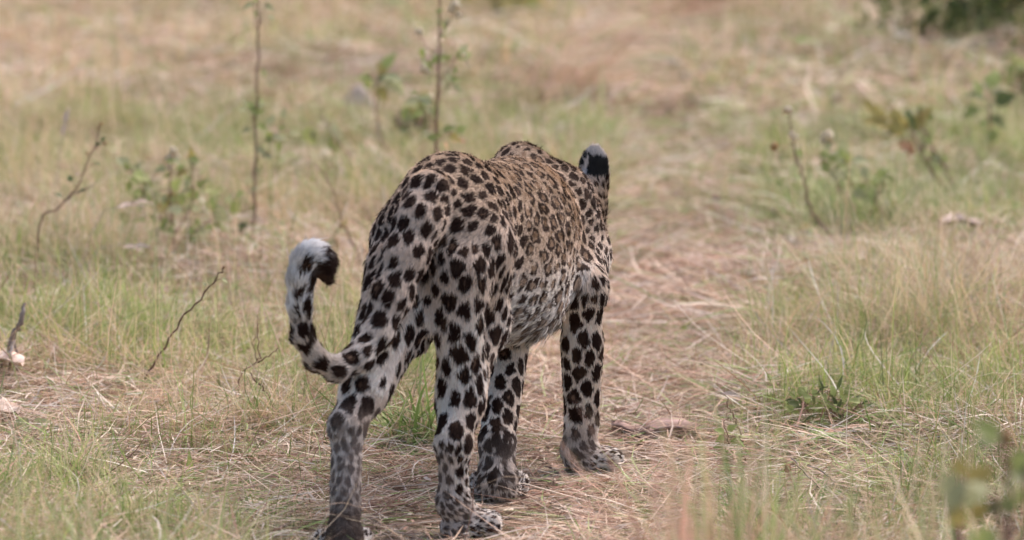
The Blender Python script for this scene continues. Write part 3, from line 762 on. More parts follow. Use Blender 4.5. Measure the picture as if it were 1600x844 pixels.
shrub('small olive shrub behind the slender flowering stem, above the rump', 655, 262, 12.0, .06, .12, 70, M_LGREEN, M_LYEL)
shrub('low olive shrub in the haze at the top, left of the pinkish plumes', 780, 45, 18.8, .5, .2, 600, M_LGREEN, M_LYEL)
shrub('low green shrub on the blurred ground at the top, right of centre', 1110, 20, 20.8, .4, .3, 700, M_LGREEN, M_LPALE)

# ------------------------------------------------------------------ stones, sticks and bark on the ground
def stone(label, px, py, w_, h_, seed, mat=M_STONE, name='stone'):
    D = GD(py); b = W(px, py, D); b[2] = float(gz(b[0], b[1])[0])
    me = blob_mesh(name, mat, w_ / 2, seed, .10, 14, 9, h_ / w_)
    o = link(name, me); o.location = b; tag(o, label, 'stone'); o.rotation_euler = (0, 0, seed)
    return o
stone('pale grey stone in the blurred grass between the two tall stems', 560, 195, .13, .22, 3)
stone('bleached pale stone at the upper right, below the dark corner shrub', 1548, 92, .34, .22, 5)
def stick(label, a_, b_, r_, mat=M_BARK, h=.008, mid=None, name='stick'):
    pts = []
    for q in ([a_] + ([mid] if mid else []) + [b_]):
        D = GD(q[1]); p_ = W(q[0], q[1], D); p_[2] = float(gz(p_[0], p_[1])[0]) + h + r_ + random.uniform(0, .006); pts.append(p_)
    line = smooth_line(pts, 5, .0012)
    o = link(name, poly_mesh(name, [tube(line, r_, r_ * .6)], mat)); tag(o, label, 'stick')
    return o
stick('brown stick lying flat left of the near hind paw at the bottom edge', (575, 802), (665, 795), .0022)
stick('pale straw stick slanting up from the ground between the hind legs', (636, 780), (600, 712), .0022, M_LDRY)
stick('brown stick on the track reaching right from behind the near hind paw', (655, 800), (480, 815), .002)
stick('long dark stick running right from the front paw', (948, 686), (1105, 700), .0028, mid=(1020, 682))
stick('short reddish stick under the longer one, right of the front paw', (1000, 702), (1120, 712), .0024)
stick('thin stick crossing the track in front of the front paw', (860, 800), (985, 742), .002)
stick('brown stick lying between the hind paw and the planted left front paw', (815, 790), (905, 765), .0022)
stick('brown stick across the track right of the front knee', (1010, 588), (1190, 578), .002)
stick('short twig lying on the left verge under the seedling', (215, 782), (330, 780), .002)
stick('dark stick at the bottom edge under the trailing hind leg', (405, 778), (300, 776), .0018)
stick('reddish twig on the far track right of the shoulder', (960, 405), (1130, 398), .003)
stick('reddish twig on the far track below the bare sprig', (1130, 430), (1270, 404), .003)
def flake(name, label, px, py, wpx, dpx, mat, cat, seed, thick=.004, curl=.012, lift=0.0):
    """a curled thin plate lying on the ground"""
    r_ = random.Random(seed); D = GD(py); b = W(px, py, D); z0 = float(gz(b[0], b[1])[0]) + .010 + lift
    w_ = wpx / FPX * D; d_ = dpx / FPX * D / math.sin(R(PITCH + 3)) * .8
    V = []; F = []; nx_, ny_ = 8, 5
    for lay in (0, 1):
        for i in range(nx_ + 1):
            for j in range(ny_ + 1):
                u = i / nx_ * 2 - 1; v = j / ny_ * 2 - 1
                k = 1 - .45 * abs(u) ** 2 * r_.uniform(.6, 1.2)
                x_ = u * w_ / 2; y_ = v * d_ / 2 * k + .12 * w_ * math.sin(u * 2 + seed)
                V.append((x_, y_, z0 + curl * (v * v + .4 * math.sin(3 * u + seed)) + r_.uniform(-.001, .001) + lay * thick + .006))
    s_ = (nx_ + 1) * (ny_ + 1)
    for i in range(nx_):
        for j in range(ny_):
            a_ = i * (ny_ + 1) + j
            F.append((a_, a_ + 1, a_ + ny_ + 2, a_ + ny_ + 1)); F.append((s_ + a_, s_ + a_ + ny_ + 1, s_ + a_ + ny_ + 2, s_ + a_ + 1))
    rim = [i * (ny_ + 1) for i in range(nx_ + 1)] + [nx_ * (ny_ + 1) + j for j in range(1, ny_ + 1)] + [i * (ny_ + 1) + ny_ for i in range(nx_ - 1, -1, -1)] + [j for j in range(ny_ - 1, 0, -1)]
    for q in range(len(rim)):
        a_, c_ = rim[q], rim[(q + 1) % len(rim)]
        F.append((a_, c_, c_ + s_, a_ + s_))
    o = link(name, poly_mesh(name, [(V, F)], mat)); o.location = (b[0], b[1], 0); tag(o, label, cat)
    return o
M_BARKP = mat_plain('shed_bark', (0.17, 0.12, 0.10), (0.34, 0.25, 0.23), 30, 0.9, stretch=(.4, 3, 3), bump=.9)
flake('bark_plate', 'slab of shed greyish pink bark lying right of the front paw', 1042, 690, 100, 20, M_BARKP, 'bark', 1)
flake('bark_plate', 'small curled bark strip next to the larger bark slab', 985, 690, 60, 10, M_BARKP, 'bark', 4)
flake('fallen_leaf', 'curled brown fallen leaf caught in the grass at upper right', 1500, 412, 66, 18, M_LDRY, 'leaf', 2, .001, .016, lift=.04)
flake('fallen_leaf', 'large curled pinkish dry leaf at the left edge below the dead branch', 8, 645, 60, 20, M_LDRY, 'leaf', 8, .001, .012, lift=.03)
flake('fallen_leaf', 'pale torn dry leaf at the left edge, lower than the large curled one', 4, 708, 56, 22, M_LDRY, 'leaf', 9, .001, .012, lift=.03)
flake('fallen_leaf', 'small reddish leaf lying alone on the far track', 1124, 334, 26, 8, M_BARK, 'leaf', 3, .001, .02)
flake('fallen_leaf', 'bleached leaf scrap on the track left of the right front paw', 862, 662, 22, 5, M_LDRY, 'leaf', 6, .001, .006)
# crumbs of broken leaf and bark on the track
x, y = scatter(4.6, 9.5, 900, .17)
k_ = (rng.random(len(x)) < .25 + .75 * path_mask(x, y)); x, y = x[k_], y[k_]; N = len(x)
P = np.column_stack([x, y, gz(x, y) + rng.uniform(.004, .022, N)])
c = pick('straw', N, .2); m_ = rng.random(N) < .35; c[m_] = np.array([.20, .12, .09]); m_ = rng.random(N) < .10; c[m_] = np.array([.58, .50, .42])
me = blade_mesh('leaf_crumbs', P, rng.uniform(.006, .026, N), rng.uniform(.003, .008, N), rng.uniform(0, 6.3, N), rng.normal(R(86), R(6), N), rng.normal(0, R(10), N), c, c, S=2, mat=M_LITTER, floor=True)
tag(link('leaf_crumbs', me), 'broken bits of dead leaf and bark scattered over the track', 'leaf litter', kind='stuff')

# ------------------------------------------------------------------ the leopard
HD = R(17.0)
Hh = np.array([math.sin(HD), math.cos(HD), 0.]); Ll = np.array([-math.cos(HD), math.sin(HD), 0.]); Zz = np.array([0, 0, 1.])
ORG = np.array([-.118, 6.07, 0.])
def B(a_, s_, z_): return ORG + a_ * Hh + s_ * Ll + z_ * Zz
STEP = .005
lo = np.array([-.46, 5.58, -.005]); hi = np.array([.34, 7.22, .68])
dims = np.ceil((hi - lo) / STEP).astype(int) + 1
F3 = np.full(dims, .25, dtype=np.float32)
AX = [(lo[i] + STEP * np.arange(dims[i])).astype(np.float32) for i in range(3)]
def box_of(c_lo, c_hi, m):
    i0 = np.maximum(((c_lo - m - lo) / STEP).astype(int), 0); i1 = np.minimum(((c_hi + m - lo) / STEP).astype(int) + 1, dims)
    return i0, i1
def smin(a_, b_, k):
    h_ = np.maximum(k - np.abs(a_ - b_), 0) / k
    return np.minimum(a_, b_) - h_ * h_ * k * .25
BONES = []       # a, b, ra, rb, flow direction, region name
def put(i0, i1, d, k):
    s = tuple(slice(i0[q], i1[q]) for q in range(3))
    F3[s] = smin(F3[s], d, k)
def grid(i0, i1):
    return np.meshgrid(AX[0][i0[0]:i1[0]], AX[1][i0[1]:i1[1]], AX[2][i0[2]:i1[2]], indexing='ij')
def cap(a_, b_, ra, rb, k=.04, flat=None, reg='body', flow=None, bone=True):
    a_ = np.array(a_, float); b_ = np.array(b_, float); rm = max(ra, rb)
    i0, i1 = box_of(np.minimum(a_, b_) - rm * 1.2, np.maximum(a_, b_) + rm * 1.2, k + .02)
    X, Y, Z = grid(i0, i1)
    ba = b_ - a_; t = ((X - a_[0]) * ba[0] + (Y - a_[1]) * ba[1] + (Z - a_[2]) * ba[2]) / ba.dot(ba)
    t = np.clip(t, 0, 1)
    dx = X - a_[0] - t * ba[0]; dy = Y - a_[1] - t * ba[1]; dz = Z - a_[2] - t * ba[2]
    if flat is not None:
        ax, sc = flat; ax = np.array(ax) / np.linalg.norm(ax)
        m = (dx * ax[0] + dy * ax[1] + dz * ax[2]) * (1 / sc - 1)
        dx = dx + m * ax[0]; dy = dy + m * ax[1]; dz = dz + m * ax[2]
    d = np.sqrt(dx * dx + dy * dy + dz * dz) - (ra + (rb - ra) * t)
    put(i0, i1, d.astype(np.float32), k)
    if bone: BONES.append((a_, b_, ra, rb, np.array(flow, float) if flow is not None else ba / np.linalg.norm(ba), reg))
def ell(c_, r_, ax1=None, ax3=None, k=.05, reg='body', flow=None, bone=True, sub=False):
    """ellipsoid, r = (along ax1, along ax2, along ax3)"""
    c_ = np.array(c_, float); e1 = np.array(Hh if ax1 is None else ax1, float); e1 /= np.linalg.norm(e1)
    e3 = np.array(Zz if ax3 is None else ax3, float); e3 = e3 - e1 * e3.dot(e1); e3 /= np.linalg.norm(e3); e2 = np.cross(e3, e1)
    rm = max(r_); i0, i1 = box_of(c_ - rm, c_ + rm, k + .02)
    X, Y, Z = grid(i0, i1); X = X - c_[0]; Y = Y - c_[1]; Z = Z - c_[2]
    u = X * e1[0] + Y * e1[1] + Z * e1[2]; v = X * e2[0] + Y * e2[1] + Z * e2[2]; w = X * e3[0] + Y * e3[1] + Z * e3[2]
    k0 = np.sqrt((u / r_[0]) ** 2 + (v / r_[1]) ** 2 + (w / r_[2]) ** 2) + 1e-6
    k1 = np.sqrt((u / r_[0] ** 2) ** 2 + (v / r_[1] ** 2) ** 2 + (w / r_[2] ** 2) ** 2) + 1e-6
    d = (k0 * (k0 - 1) / k1).astype(np.float32)
    if sub:
        s = tuple(slice(i0[q], i1[q]) for q in range(3)); F3[s] = np.maximum(F3[s], -d); return
    put(i0, i1, d, k)
    if bone: BONES.append((c_ - e1 * r_[0] * .5, c_ + e1 * r_[0] * .5, r_[2] * .9, r_[2] * .9, np.array(flow, float) if flow is not None else -Hh, reg))
# trunk
ell(B(.045, 0, .495), (.135, .088, .116), k=.05)
cap(B(-.02, .040, .46), B(-.05, .046, .41), .050, .048, flow=-Zz - .3 * Hh)
cap(B(-.02, -.040, .46), B(-.05, -.046, .41), .050, .048, flow=-Zz - .3 * Hh)
ell(B(.18, 0, .478), (.17, .088, .105))
ell(B(.38, 0, .424), (.23, .112, .148))
ell(B(.29, 0, .385), (.19, .098, .118), flow=-Hh - .4 * Zz)
ell(B(.56, .01, .405), (.15, .092, .138))
ell(B(.63, .01, .35), (.09, .068, .085), flow=-Zz)
cap(B(.55, .028, .532), B(.64, .072, .40), .050, .052, k=.03, flow=-Zz * .7 - Hh)
cap(B(.58, -.040, .488), B(.63, -.055, .38), .050, .052, k=.035, flow=-Zz * .7 - Hh)
cap(B(.36, -.015, .345), B(.57, .0, .335), .072, .068, k=.05, flow=-Hh - .3 * Zz)
# neck and head
HC = W(882, 326, 6.93)
hf = np.array([math.sin(R(20)) * math.cos(R(28)), math.cos(R(20)) * math.cos(R(28)), -math.sin(R(28))])     # way the face points
hs = np.cross(hf, Zz); hs /= np.linalg.norm(hs)            # the head's right
hu = np.cross(hs, hf)
cap(B(.60, .01, .44), HC - hf * .03 - hu * .01, .085, .060, k=.05, reg='neck', flow=-Hh)
ell(HC, (.090, .068, .062), hf, hu, k=.04, reg='head', flow=-hf)
cap(HC + hf * .05 - hu * .012, HC + hf * .125 - hu * .028, .044, .034, k=.03, reg='face', flow=-hf)
cap(HC + hf * .03 - hu * .045, HC + hf * .115 - hu * .052, .030, .022, k=.02, reg='face', flow=-hf)
for s in (-1, 1):
    ell(HC + hf * .045 + hs * s * .042 - hu * .028, (.04, .026, .034), hf, hu, k=.03, reg='face', flow=-hf)
    ell(HC + hf * .118 + hs * s * .017 - hu * .036, (.024, .020, .019), hf, hu, k=.015, reg='face', flow=-hf)
    cap(HC + hf * .075 + hs * s * .028 + hu * .030, HC + hf * .02 + hs * s * .050 + hu * .034, .010, .012, k=.02, reg='face', flow=-hf)
ell(HC + hf * .145 - hu * .020, (.012, .016, .011), hf, hu, k=.01, reg='nose', flow=-hf)
# ears
EARS = []
def ear(c_, tip_dir, face_dir, hw, hh_):
    c_ = np.array(c_); tip_dir = np.array(tip_dir) / np.linalg.norm(tip_dir)
    ell(c_, (hh_, hw, .011), tip_dir, face_dir, k=.014, reg='ear', flow=tip_dir)
    fd = np.array(face_dir) - tip_dir * np.dot(face_dir, tip_dir); fd /= np.linalg.norm(fd)
    ell(c_ + fd * .011 + tip_dir * .004, (hh_ * .76, hw * .76, .011), tip_dir, fd, k=.01, sub=True, bone=False)
    EARS.append((c_, tip_dir, fd, hw, hh_))
ear(W(928, 266, 6.925), (.03, .10, 1), (.45, .89, -.1), .031, .046)
cap(W(914, 325, 6.93), W(925, 298, 6.925), .032, .021, k=.03, reg='head', flow=Zz)
ear(W(838, 290, 6.93), (-.20, .10, 1), (-.30, .93, -.1), .025, .044)
# hind legs: hip, knee, hock, paw
def hind(hip, knee, hock, foot, rear, toe, reg, side, up=0):
    hip, knee, hock, foot, rear = map(np.array, (hip, knee, hock, foot, rear))
    cap(hip, knee, .068, .045, k=.045, reg=reg + '_thigh', flow=-Zz - .25 * Hh)
    cap(rear, knee * .35 + hock * .65 - Hh * .010, .047, .029, k=.02, reg=reg + '_thigh', flow=-Zz - .1 * Hh)
    cap(knee, hock, .043, .0245, k=.04, reg=reg + '_shank')
    cap(hock - Hh * .002 - Zz * .004, foot + Zz * .030, .0235, .0230, k=.02, reg=reg + '_foot')
    cap(hock * .72 + knee * .28 - Hh * .016, hock - Hh * .004 - Zz * .01, .016, .0195, k=.02, reg=reg + '_shank')
    pw(foot, toe, reg)
def pw(foot, toe, reg, sz=1.0):
    foot = np.array(foot, float); toe = np.array(toe, float); toe /= np.linalg.norm(toe)
    lat = np.cross(toe, Zz); f0 = foot.copy(); f0[2] = 0
    cap(foot + Zz * .026, f0 + toe * .030 + Zz * .024, .026 * sz, .025 * sz, k=.02, reg=reg + '_paw', flow=toe)
    ell(f0 + toe * .022 + Zz * .014, (.045 * sz, .036 * sz, .018), toe, Zz, k=.012, reg=reg + '_paw', flow=toe)
    for j, (s, q) in enumerate([(-.030, .046), (-.011, .060), (.011, .060), (.030, .046)]):
        ell(f0 + toe * (q + .003) * sz + lat * s * sz * 1.1 + Zz * .0195, (.022 * sz, .0145 * sz, .0195 * sz), toe, Zz, k=.008, reg=reg + '_toe', flow=toe)
hind(B(.01, -.050, .46), W(745, 505, 6.11), W(709, 690, 5.925), W(709, 812, 5.925), B(-.065, -.052, .43), (.80, .52, 0), 'hr', -1)
hind(B(.01, .048, .46), W(632, 500, 6.01), W(543, 662, 5.82), W(538, 872, 5.755), B(-.065, .055, .43), (-.08, .98, 0), 'hl', 1)
# front legs
def front(sh, el, ca, foot, toe, reg, sz):
    sh, el, ca, foot = map(np.array, (sh, el, ca, foot))
    cap(sh, el, .052, .040, k=.045, reg=reg + '_arm', flow=-Zz)
    cap(el, ca, .036, .0245, k=.025, reg=reg + '_forearm')
    cap(el * .6 + ca * .4, el * .15 + ca * .85, .033, .025, k=.02, reg=reg + '_forearm')
    cap(ca, foot + Zz * .028, .0255 * sz, .0265 * sz, k=.02, reg=reg + '_foot')
    pw(foot, toe, reg, sz)
front(B(.62, -.050, .37), W(910, 450, 6.50), W(909, 662, 6.52), W(903, 726, 6.52), (.88, .40, 0), 'fr', 1.0)
front(B(.61, .078, .37), W(800, 455, 6.50), W(777, 690, 6.26), W(777, 772, 6.235), (.05, 1, 0), 'fl', 1.12)
# tail: from the croup down the left thigh, then curling up clear of the body
TP = [(672, 300, 6.00), (655, 345, 5.965), (634, 400, 5.93), (612, 460, 5.90), (592, 515, 5.87), (563, 556, 5.84), (527, 577, 5.81), (496, 563, 5.79), (474, 528, 5.78),
      (468, 480, 5.78), (470, 440, 5.78), (476, 412, 5.785), (488, 401, 5.79), (501, 408, 5.79), (506, 428, 5.79)]
TW = [W(*q) for q in TP]
TR = [.034, .032, .029, .026, .023, .0195, .0165, .0153, .0150, .0150, .0160, .0175, .0182, .0165, .0110]
for i in range(len(TW) - 1):
    cap(TW[i], TW[i + 1], TR[i], TR[i + 1], k=.030 if i < 4 else .012, reg='tail%02d' % i)
ell(W(668, 552, 5.97), (.034, .013, .10), Zz, -Hh, sub=True, bone=False)
ell(W(664, 480, 5.93), (.062, .011, .028), Zz, -Hh, sub=True, bone=False)
# ---- surface nets
def surface_nets(F, lo_, step):
    sgn = F < 0
    nx_, ny_, nz_ = F.shape
    c = np.zeros((nx_ - 1, ny_ - 1, nz_ - 1), np.uint8)
    for dx in (0, 1):
        for dy in (0, 1):
            for dz in (0, 1):
                c += sgn[dx:nx_ - 1 + dx, dy:ny_ - 1 + dy, dz:nz_ - 1 + dz]
    act = (c > 0) & (c < 8)
    idx = np.argwhere(act); N = len(idx)
    vid = np.full(act.shape, -1, np.int32); vid[act] = np.arange(N)
    acc = np.zeros((N, 3)); cnt = np.zeros(N)
    corners = [(0, 0, 0), (1, 0, 0), (0, 1, 0), (1, 1, 0), (0, 0, 1), (1, 0, 1), (0, 1, 1), (1, 1, 1)]
    for i in range(8):
        for j in range(i + 1, 8):
            a_ = np.array(corners[i]); b_ = np.array(corners[j])
            if np.abs(a_ - b_).sum() != 1: continue
            fa = F[tuple((idx + a_).T)]; fb = F[tuple((idx + b_).T)]
            m = (fa < 0) != (fb < 0)
            t = (fa / (fa - fb + 1e-12))[m]
            acc[m] += a_ + t[:, None] * (b_ - a_); cnt[m] += 1
    V_ = (idx + acc / cnt[:, None]) * step + lo_
    Q = []
    for ax in range(3):
        u, v = (ax + 1) % 3, (ax + 2) % 3
        sl0 = [slice(None)] * 3; sl1 = [slice(None)] * 3
        sl0[ax] = slice(0, -1); sl1[ax] = slice(1, None)
        s0 = sgn[tuple(sl0)]; s1 = sgn[tuple(sl1)]
        e = np.argwhere(s0 != s1)
        e = e[(e[:, u] > 0) & (e[:, v] > 0) & (e[:, u] < F.shape[u] - 1) & (e[:, v] < F.shape[v] - 1)]
        inside0 = s0[tuple(e.T)]
        def cell(du, dv):
            q = e.copy(); q[:, u] -= du; q[:, v] -= dv
            return vid[tuple(q.T)]
        q = np.column_stack([cell(1, 1), cell(0, 1), cell(0, 0), cell(1, 0)])
        q[~inside0] = q[~inside0][:, ::-1]
        Q.append(q)
    return V_, np.concatenate(Q)
LV, LQ = surface_nets(F3, lo, STEP)
# keep the largest connected surface only via smoothing; soften grid steps
E = np.concatenate([LQ[:, [0, 1]], LQ[:, [1, 2]], LQ[:, [2, 3]], LQ[:, [3, 0]]])
deg = np.bincount(E.ravel(), minlength=len(LV))[:, None]
for it in range(3):
    s = np.zeros_like(LV)
    for q in range(3):
        s[:, q] = np.bincount(E[:, 0], LV[E[:, 1], q], len(LV)) + np.bincount(E[:, 1], LV[E[:, 0], q], len(LV))
    LV = LV + .5 * (s / deg - LV)
LV[:, 2] = np.maximum(LV[:, 2], .001)

def bone_fields(P):
    """flow direction and soft region weights of points near the surface"""
    N = len(P); wsum = np.zeros(N); flow = np.zeros((N, 3)); best = np.full(N, 9.); reg = np.zeros(N, int); tb = np.zeros(N)
    for i, (a_, b_, ra, rb, fl_, rg) in enumerate(BONES):
        ba = b_ - a_; t = np.clip(((P - a_) @ ba) / ba.dot(ba), 0, 1)
        d = np.linalg.norm(P - a_ - t[:, None] * ba, axis=1) - (ra + (rb - ra) * t)
        w = np.exp(-np.maximum(d + .01, 0) / .012)
        f_ = fl_ / np.linalg.norm(fl_)
        flow += w[:, None] * f_; wsum += w
        m = d < best; best[m] = d[m]; reg[m] = i; tb[m] = t[m]
    flow /= np.linalg.norm(flow, axis=1)[:, None] + 1e-9
    return flow, reg, tb
BR = np.array([b_[5] for b_ in BONES])

skin_m, n, p, out = mat_new('leopard_skin')
at = n.nodes.new('ShaderNodeAttribute'); at.attribute_name = 'tint'
n.links.new(at.outputs['Color'], p.inputs['Base Color']); p.inputs['Roughness'].default_value = .8
p.inputs['Specular IOR Level'].default_value = .2
fur_m, n, p, out = mat_new('leopard_fur')
at = n.nodes.new('ShaderNodeAttribute'); at.attribute_name = 'tint'
n.links.new(at.outputs['Color'], p.inputs['Base Color']); p.inputs['Roughness'].default_value = .7
p.inputs['Specular IOR Level'].default_value = .12

# normals
def vnormals(V_, Q):
    fn = np.cross(V_[Q[:, 2]] - V_[Q[:, 0]], V_[Q[:, 3]] - V_[Q[:, 1]])
    nv = np.zeros_like(V_)
    for c in range(4):
        for q in range(3): nv[:, q] += np.bincount(Q[:, c], fn[:, q], len(V_))
    return nv / (np.linalg.norm(nv, axis=1)[:, None] + 1e-12), np.linalg.norm(fn, axis=1) * .5
LN, LA = vnormals(LV, LQ)
OUT = np.mean(np.einsum('ij,ij->i', LN, LV - LV.mean(0)))
if OUT < 0: LQ = LQ[:, ::-1]; LN = -LN

# ---- coat pattern: cells round scattered centres, stretched along the lie of the hair
def bodyc(P):
    d = P - ORG
    return d @ Hh, d @ Ll, P[:, 2]
def regmask(reg, *names):
    m = np.zeros(len(reg), bool)
    for i, nme in enumerate(BR):
        if any(nme.startswith(x) or nme.endswith(x) for x in names): m |= reg == i
    return m
def cell_size(P, reg):
    a_, s_, z_ = bodyc(P)
    sz = np.full(len(P), .0305)
    flank = sstep(.13, .22, a_) * (1 - sstep(.50, .58, a_))
    sz = sz * (1 - flank) + .0385 * flank
    sz[regmask(reg, 'neck')] = .026
    sh = sstep(.50, .58, a_); m = regmask(reg, 'body'); sz[m] = (sz * (1 - sh) + .026 * sh)[m]
    sz[regmask(reg, '_thigh')] = .0350
    sz[regmask(reg, '_shank')] = .034
    sz[regmask(reg, 'hr_foot', 'hl_foot')] = .0165
    sz[regmask(reg, 'fr_arm', 'fl_arm')] = .026
    sz[regmask(reg, '_forearm')] = .031
    sz[regmask(reg, 'fr_foot', 'fl_foot')] = .024
    sz[regmask(reg, '_paw', '_toe')] = .012
    sz[regmask(reg, 'head', 'face', 'nose')] = .014
    sz[regmask(reg, 'tail')] = .028
    legs = regmask(reg, '_shank', '_forearm', '_foot', '_paw', '_toe', 'tail')
    sz = np.where(legs, sz * .86, sz * .74)
    return sz
def sample(nn, rg):
    area = LA / LA.sum()
    q = rg.choice(len(LQ), nn, p=area)
    u = rg.random((nn, 1)); v = rg.random((nn, 1)); Q = LQ[q]
    def li(A): return (A[Q[:, 0]] * (1 - u) + A[Q[:, 1]] * u) * (1 - v) + (A[Q[:, 3]] * (1 - u) + A[Q[:, 2]] * u) * v
    Nn = li(LN); Nn /= np.linalg.norm(Nn, axis=1)[:, None]
    return li(LV), Nn
rs = np.random.default_rng(23)
CP, CN = sample(60000, rs)
CF, CR_, CT = bone_fields(CP)
CF = CF - CN * np.einsum('ij,ij->i', CF, CN)[:, None]; CF /= np.linalg.norm(CF, axis=1)[:, None] + 1e-9
CS = cell_size(CP, CR_) * rs.uniform(.90, 1.12, len(CP))
ELONG = 1.50
chosen = []
cell_hash = {}
HS = .05
for i in range(len(CP)):
    p_ = CP[i]; key = tuple((p_ / HS).astype(int)); ok_ = True; s_i = CS[i]
    for dx in (-1, 0, 1):
        for dy in (-1, 0, 1):
            for dz in (-1, 0, 1):
                for j in cell_hash.get((key[0] + dx, key[1] + dy, key[2] + dz), ()):
                    d = p_ - CP[j]
                    al = d.dot(CF[j]); q2 = d.dot(d) - al * al + (al / ELONG) ** 2
                    if q2 < (.5 * (s_i + CS[j]) * .80) ** 2 and CN[i].dot(CN[j]) > 0: ok_ = False; break
                if not ok_: break
            if not ok_: break
        if not ok_: break
    if ok_:
        chosen.append(i); cell_hash.setdefault(key, []).append(i)
ch = np.array(chosen)
SP, SN, SF, SS, SR = CP[ch], CN[ch], CF[ch], CS[ch], CR_[ch]
sa, ss_, sz_ = bodyc(SP)
ROS = (sstep(.14, .24, sa) * (1 - sstep(.48, .56, sa)) * regmask(SR, 'body')) > rs.random(len(SP)) * .9 + .05      # rosettes on the flank
BIG = rs.normal(1, .16, len(SP)); BRN = rs.random(len(SP)) < .22
def coat(P, Nn, reg, tb):
    N = len(P)
    wob = np.column_stack([vn(P, .011, 31), vn(P, .011, 32), vn(P, .011, 33)]) - .5
    wob2 = np.column_stack([vn(P, .005, 34), vn(P, .005, 35), vn(P, .005, 36)]) - .5
    Pw = P + wob * .006 + wob2 * .003
    f1 = np.full(N, 9.); f2 = np.full(N, 9.); i1 = np.zeros(N, int)
    # spatial buckets
    key = np.floor(P / .06).astype(int); key -= key.min(0); kd = key.max(0) + 1
    lin = (key[:, 0] * kd[1] + key[:, 1]) * kd[2] + key[:, 2]
    order = np.argsort(lin); ls = lin[order]; st = np.flatnonzero(np.r_[True, ls[1:] != ls[:-1]]); en = np.r_[st[1:], len(ls)]
    for s0, e0 in zip(st, en):
        ids = order[s0:e0]; Q = Pw[ids]; c0 = P[ids].mean(0)
        near = np.flatnonzero(np.linalg.norm(SP - c0, axis=1) < .125)
        if len(near) < 2: continue
        d = Q[:, None, :] - SP[near][None]
        al = np.einsum('ijk,jk->ij', d, SF[near])
        dd = np.sqrt(np.maximum((d ** 2).sum(2) - al ** 2 + (al / ELONG) ** 2, 0))
        opp = Nn[ids] @ SN[near].T < -.1
        dd = (dd + opp * .05) / SS[near][None]
        o2 = np.argpartition(dd, 1, axis=1)[:, :2]
        v2 = np.take_along_axis(dd, o2, 1)
        sw = v2[:, 0] > v2[:, 1]
        o2[sw] = o2[sw][:, ::-1]; v2 = np.sort(v2, 1)
        f1[ids] = v2[:, 0]; f2[ids] = v2[:, 1]; i1[ids] = near[o2[:, 0]]
    edge = f2 - f1                     # 0 on the border between cells
    a_, s_, z_ = bodyc(P)
    fine = vn(P, .0045, 41) - .5
    belly = sstep(.42, .33, z_) * regmask(reg, 'body') * sstep(.10, .18, a_) * (1 - sstep(.46, .54, a_))
    flankd = np.maximum(sstep(.13, .22, a_) * (1 - sstep(.50, .60, a_)) * regmask(reg, 'body'), belly * 1.2)
    gap = .135 + .10 * (vn(P, .03, 42) - .5) + .12 * fine
    rmax = .50 * BIG[i1] + .10 * fine
    lowleg = regmask(reg, 'hr_foot', 'hl_foot', 'fr_foot', 'fl_foot', '_paw', '_toe')
    gap = gap + flankd * .05 + lowleg * .04
    rmax = rmax - .17 * belly
    dark = sstep(0, .05, edge - gap) * sstep(0, .05, rmax - f1)
    ros = ROS[i1]
    ringin = sstep(0, .05, f1 - .19 + .10 * (vn(P, .010, 43) - .5))
    brk = sstep(.30, .42, vn(P, .012, 44))
    gapR = .10 + .12 * (vn(P, .010, 46) - .35)
    rd = sstep(0, .05, edge - gapR) * sstep(0, .06, .60 * BIG[i1] + .10 * fine - f1)
    rosd = rd * ringin * brk
    dark = np.where(ros, rosd, dark)
    centre = np.where(ros, rd * (1 - ringin), 0)
    # ground colour
    back = sstep(.44, .58, z_) * sstep(-.2, .7, Nn[:, 2]) * regmask(reg, 'body', 'neck')
    side = sstep(.30, .45, z_)
    tanc = np.array([.52, .405, .30]); mid = np.array([.66, .55, .455]); pale = np.array([.84, .76, .685])
    col = pale + (mid - pale) * side[:, None]
    col = col + (tanc - col) * (back * .9)[:, None]
    # inside of legs and rump edges pale
    inner = np.zeros(N)
    hl = regmask(reg, 'hr_thigh', 'hr_shank'); inner[hl] = sstep(.0, .7, (Nn @ Ll))[hl]
    hl = regmask(reg, 'hl_thigh', 'hl_shank'); inner[hl] = sstep(.15, .9, -(Nn @ Ll))[hl]
    col = col + (pale - col) * inner[:, None] * .8
    flank = sstep(.13, .22, a_) * (1 - sstep(.50, .60, a_)) * regmask(reg, 'body') * sstep(.36, .44, z_)
    col = col + (np.array([.50, .39, .29]) - col) * (flank * .75)[:, None]
    col = col + (np.array([.74, .70, .65]) - col) * belly[:, None]
    legm = regmask(reg, '_arm', '_forearm', '_shank')
    outer = np.clip(-(Nn @ Ll), 0, 1)
    col = col + (np.array([.62, .51, .40]) - col) * (legm * outer * .6)[:, None]
    brown = np.array([.17, .105, .07]); black = np.array([.026, .012, .008])
    col = col + (np.array([.30, .20, .125]) - col) * (centre * .85)[:, None]
    dk = black + (brown - black) * (sstep(.55, .75, vn(P, .018, 47)) * .18)[:, None]
    soft = flankd * .55
    dk = dk + (np.array([.085, .055, .042]) - dk) * soft[:, None]
    dk = np.where((BRN[i1] & (f1 + .25 * fine < .11))[:, None], brown * 1.1, dk)
    # tail
    tn = np.array([int(x[4:]) if x.startswith('tail') else -1 for x in BR])[reg]
    tl = tn >= 0
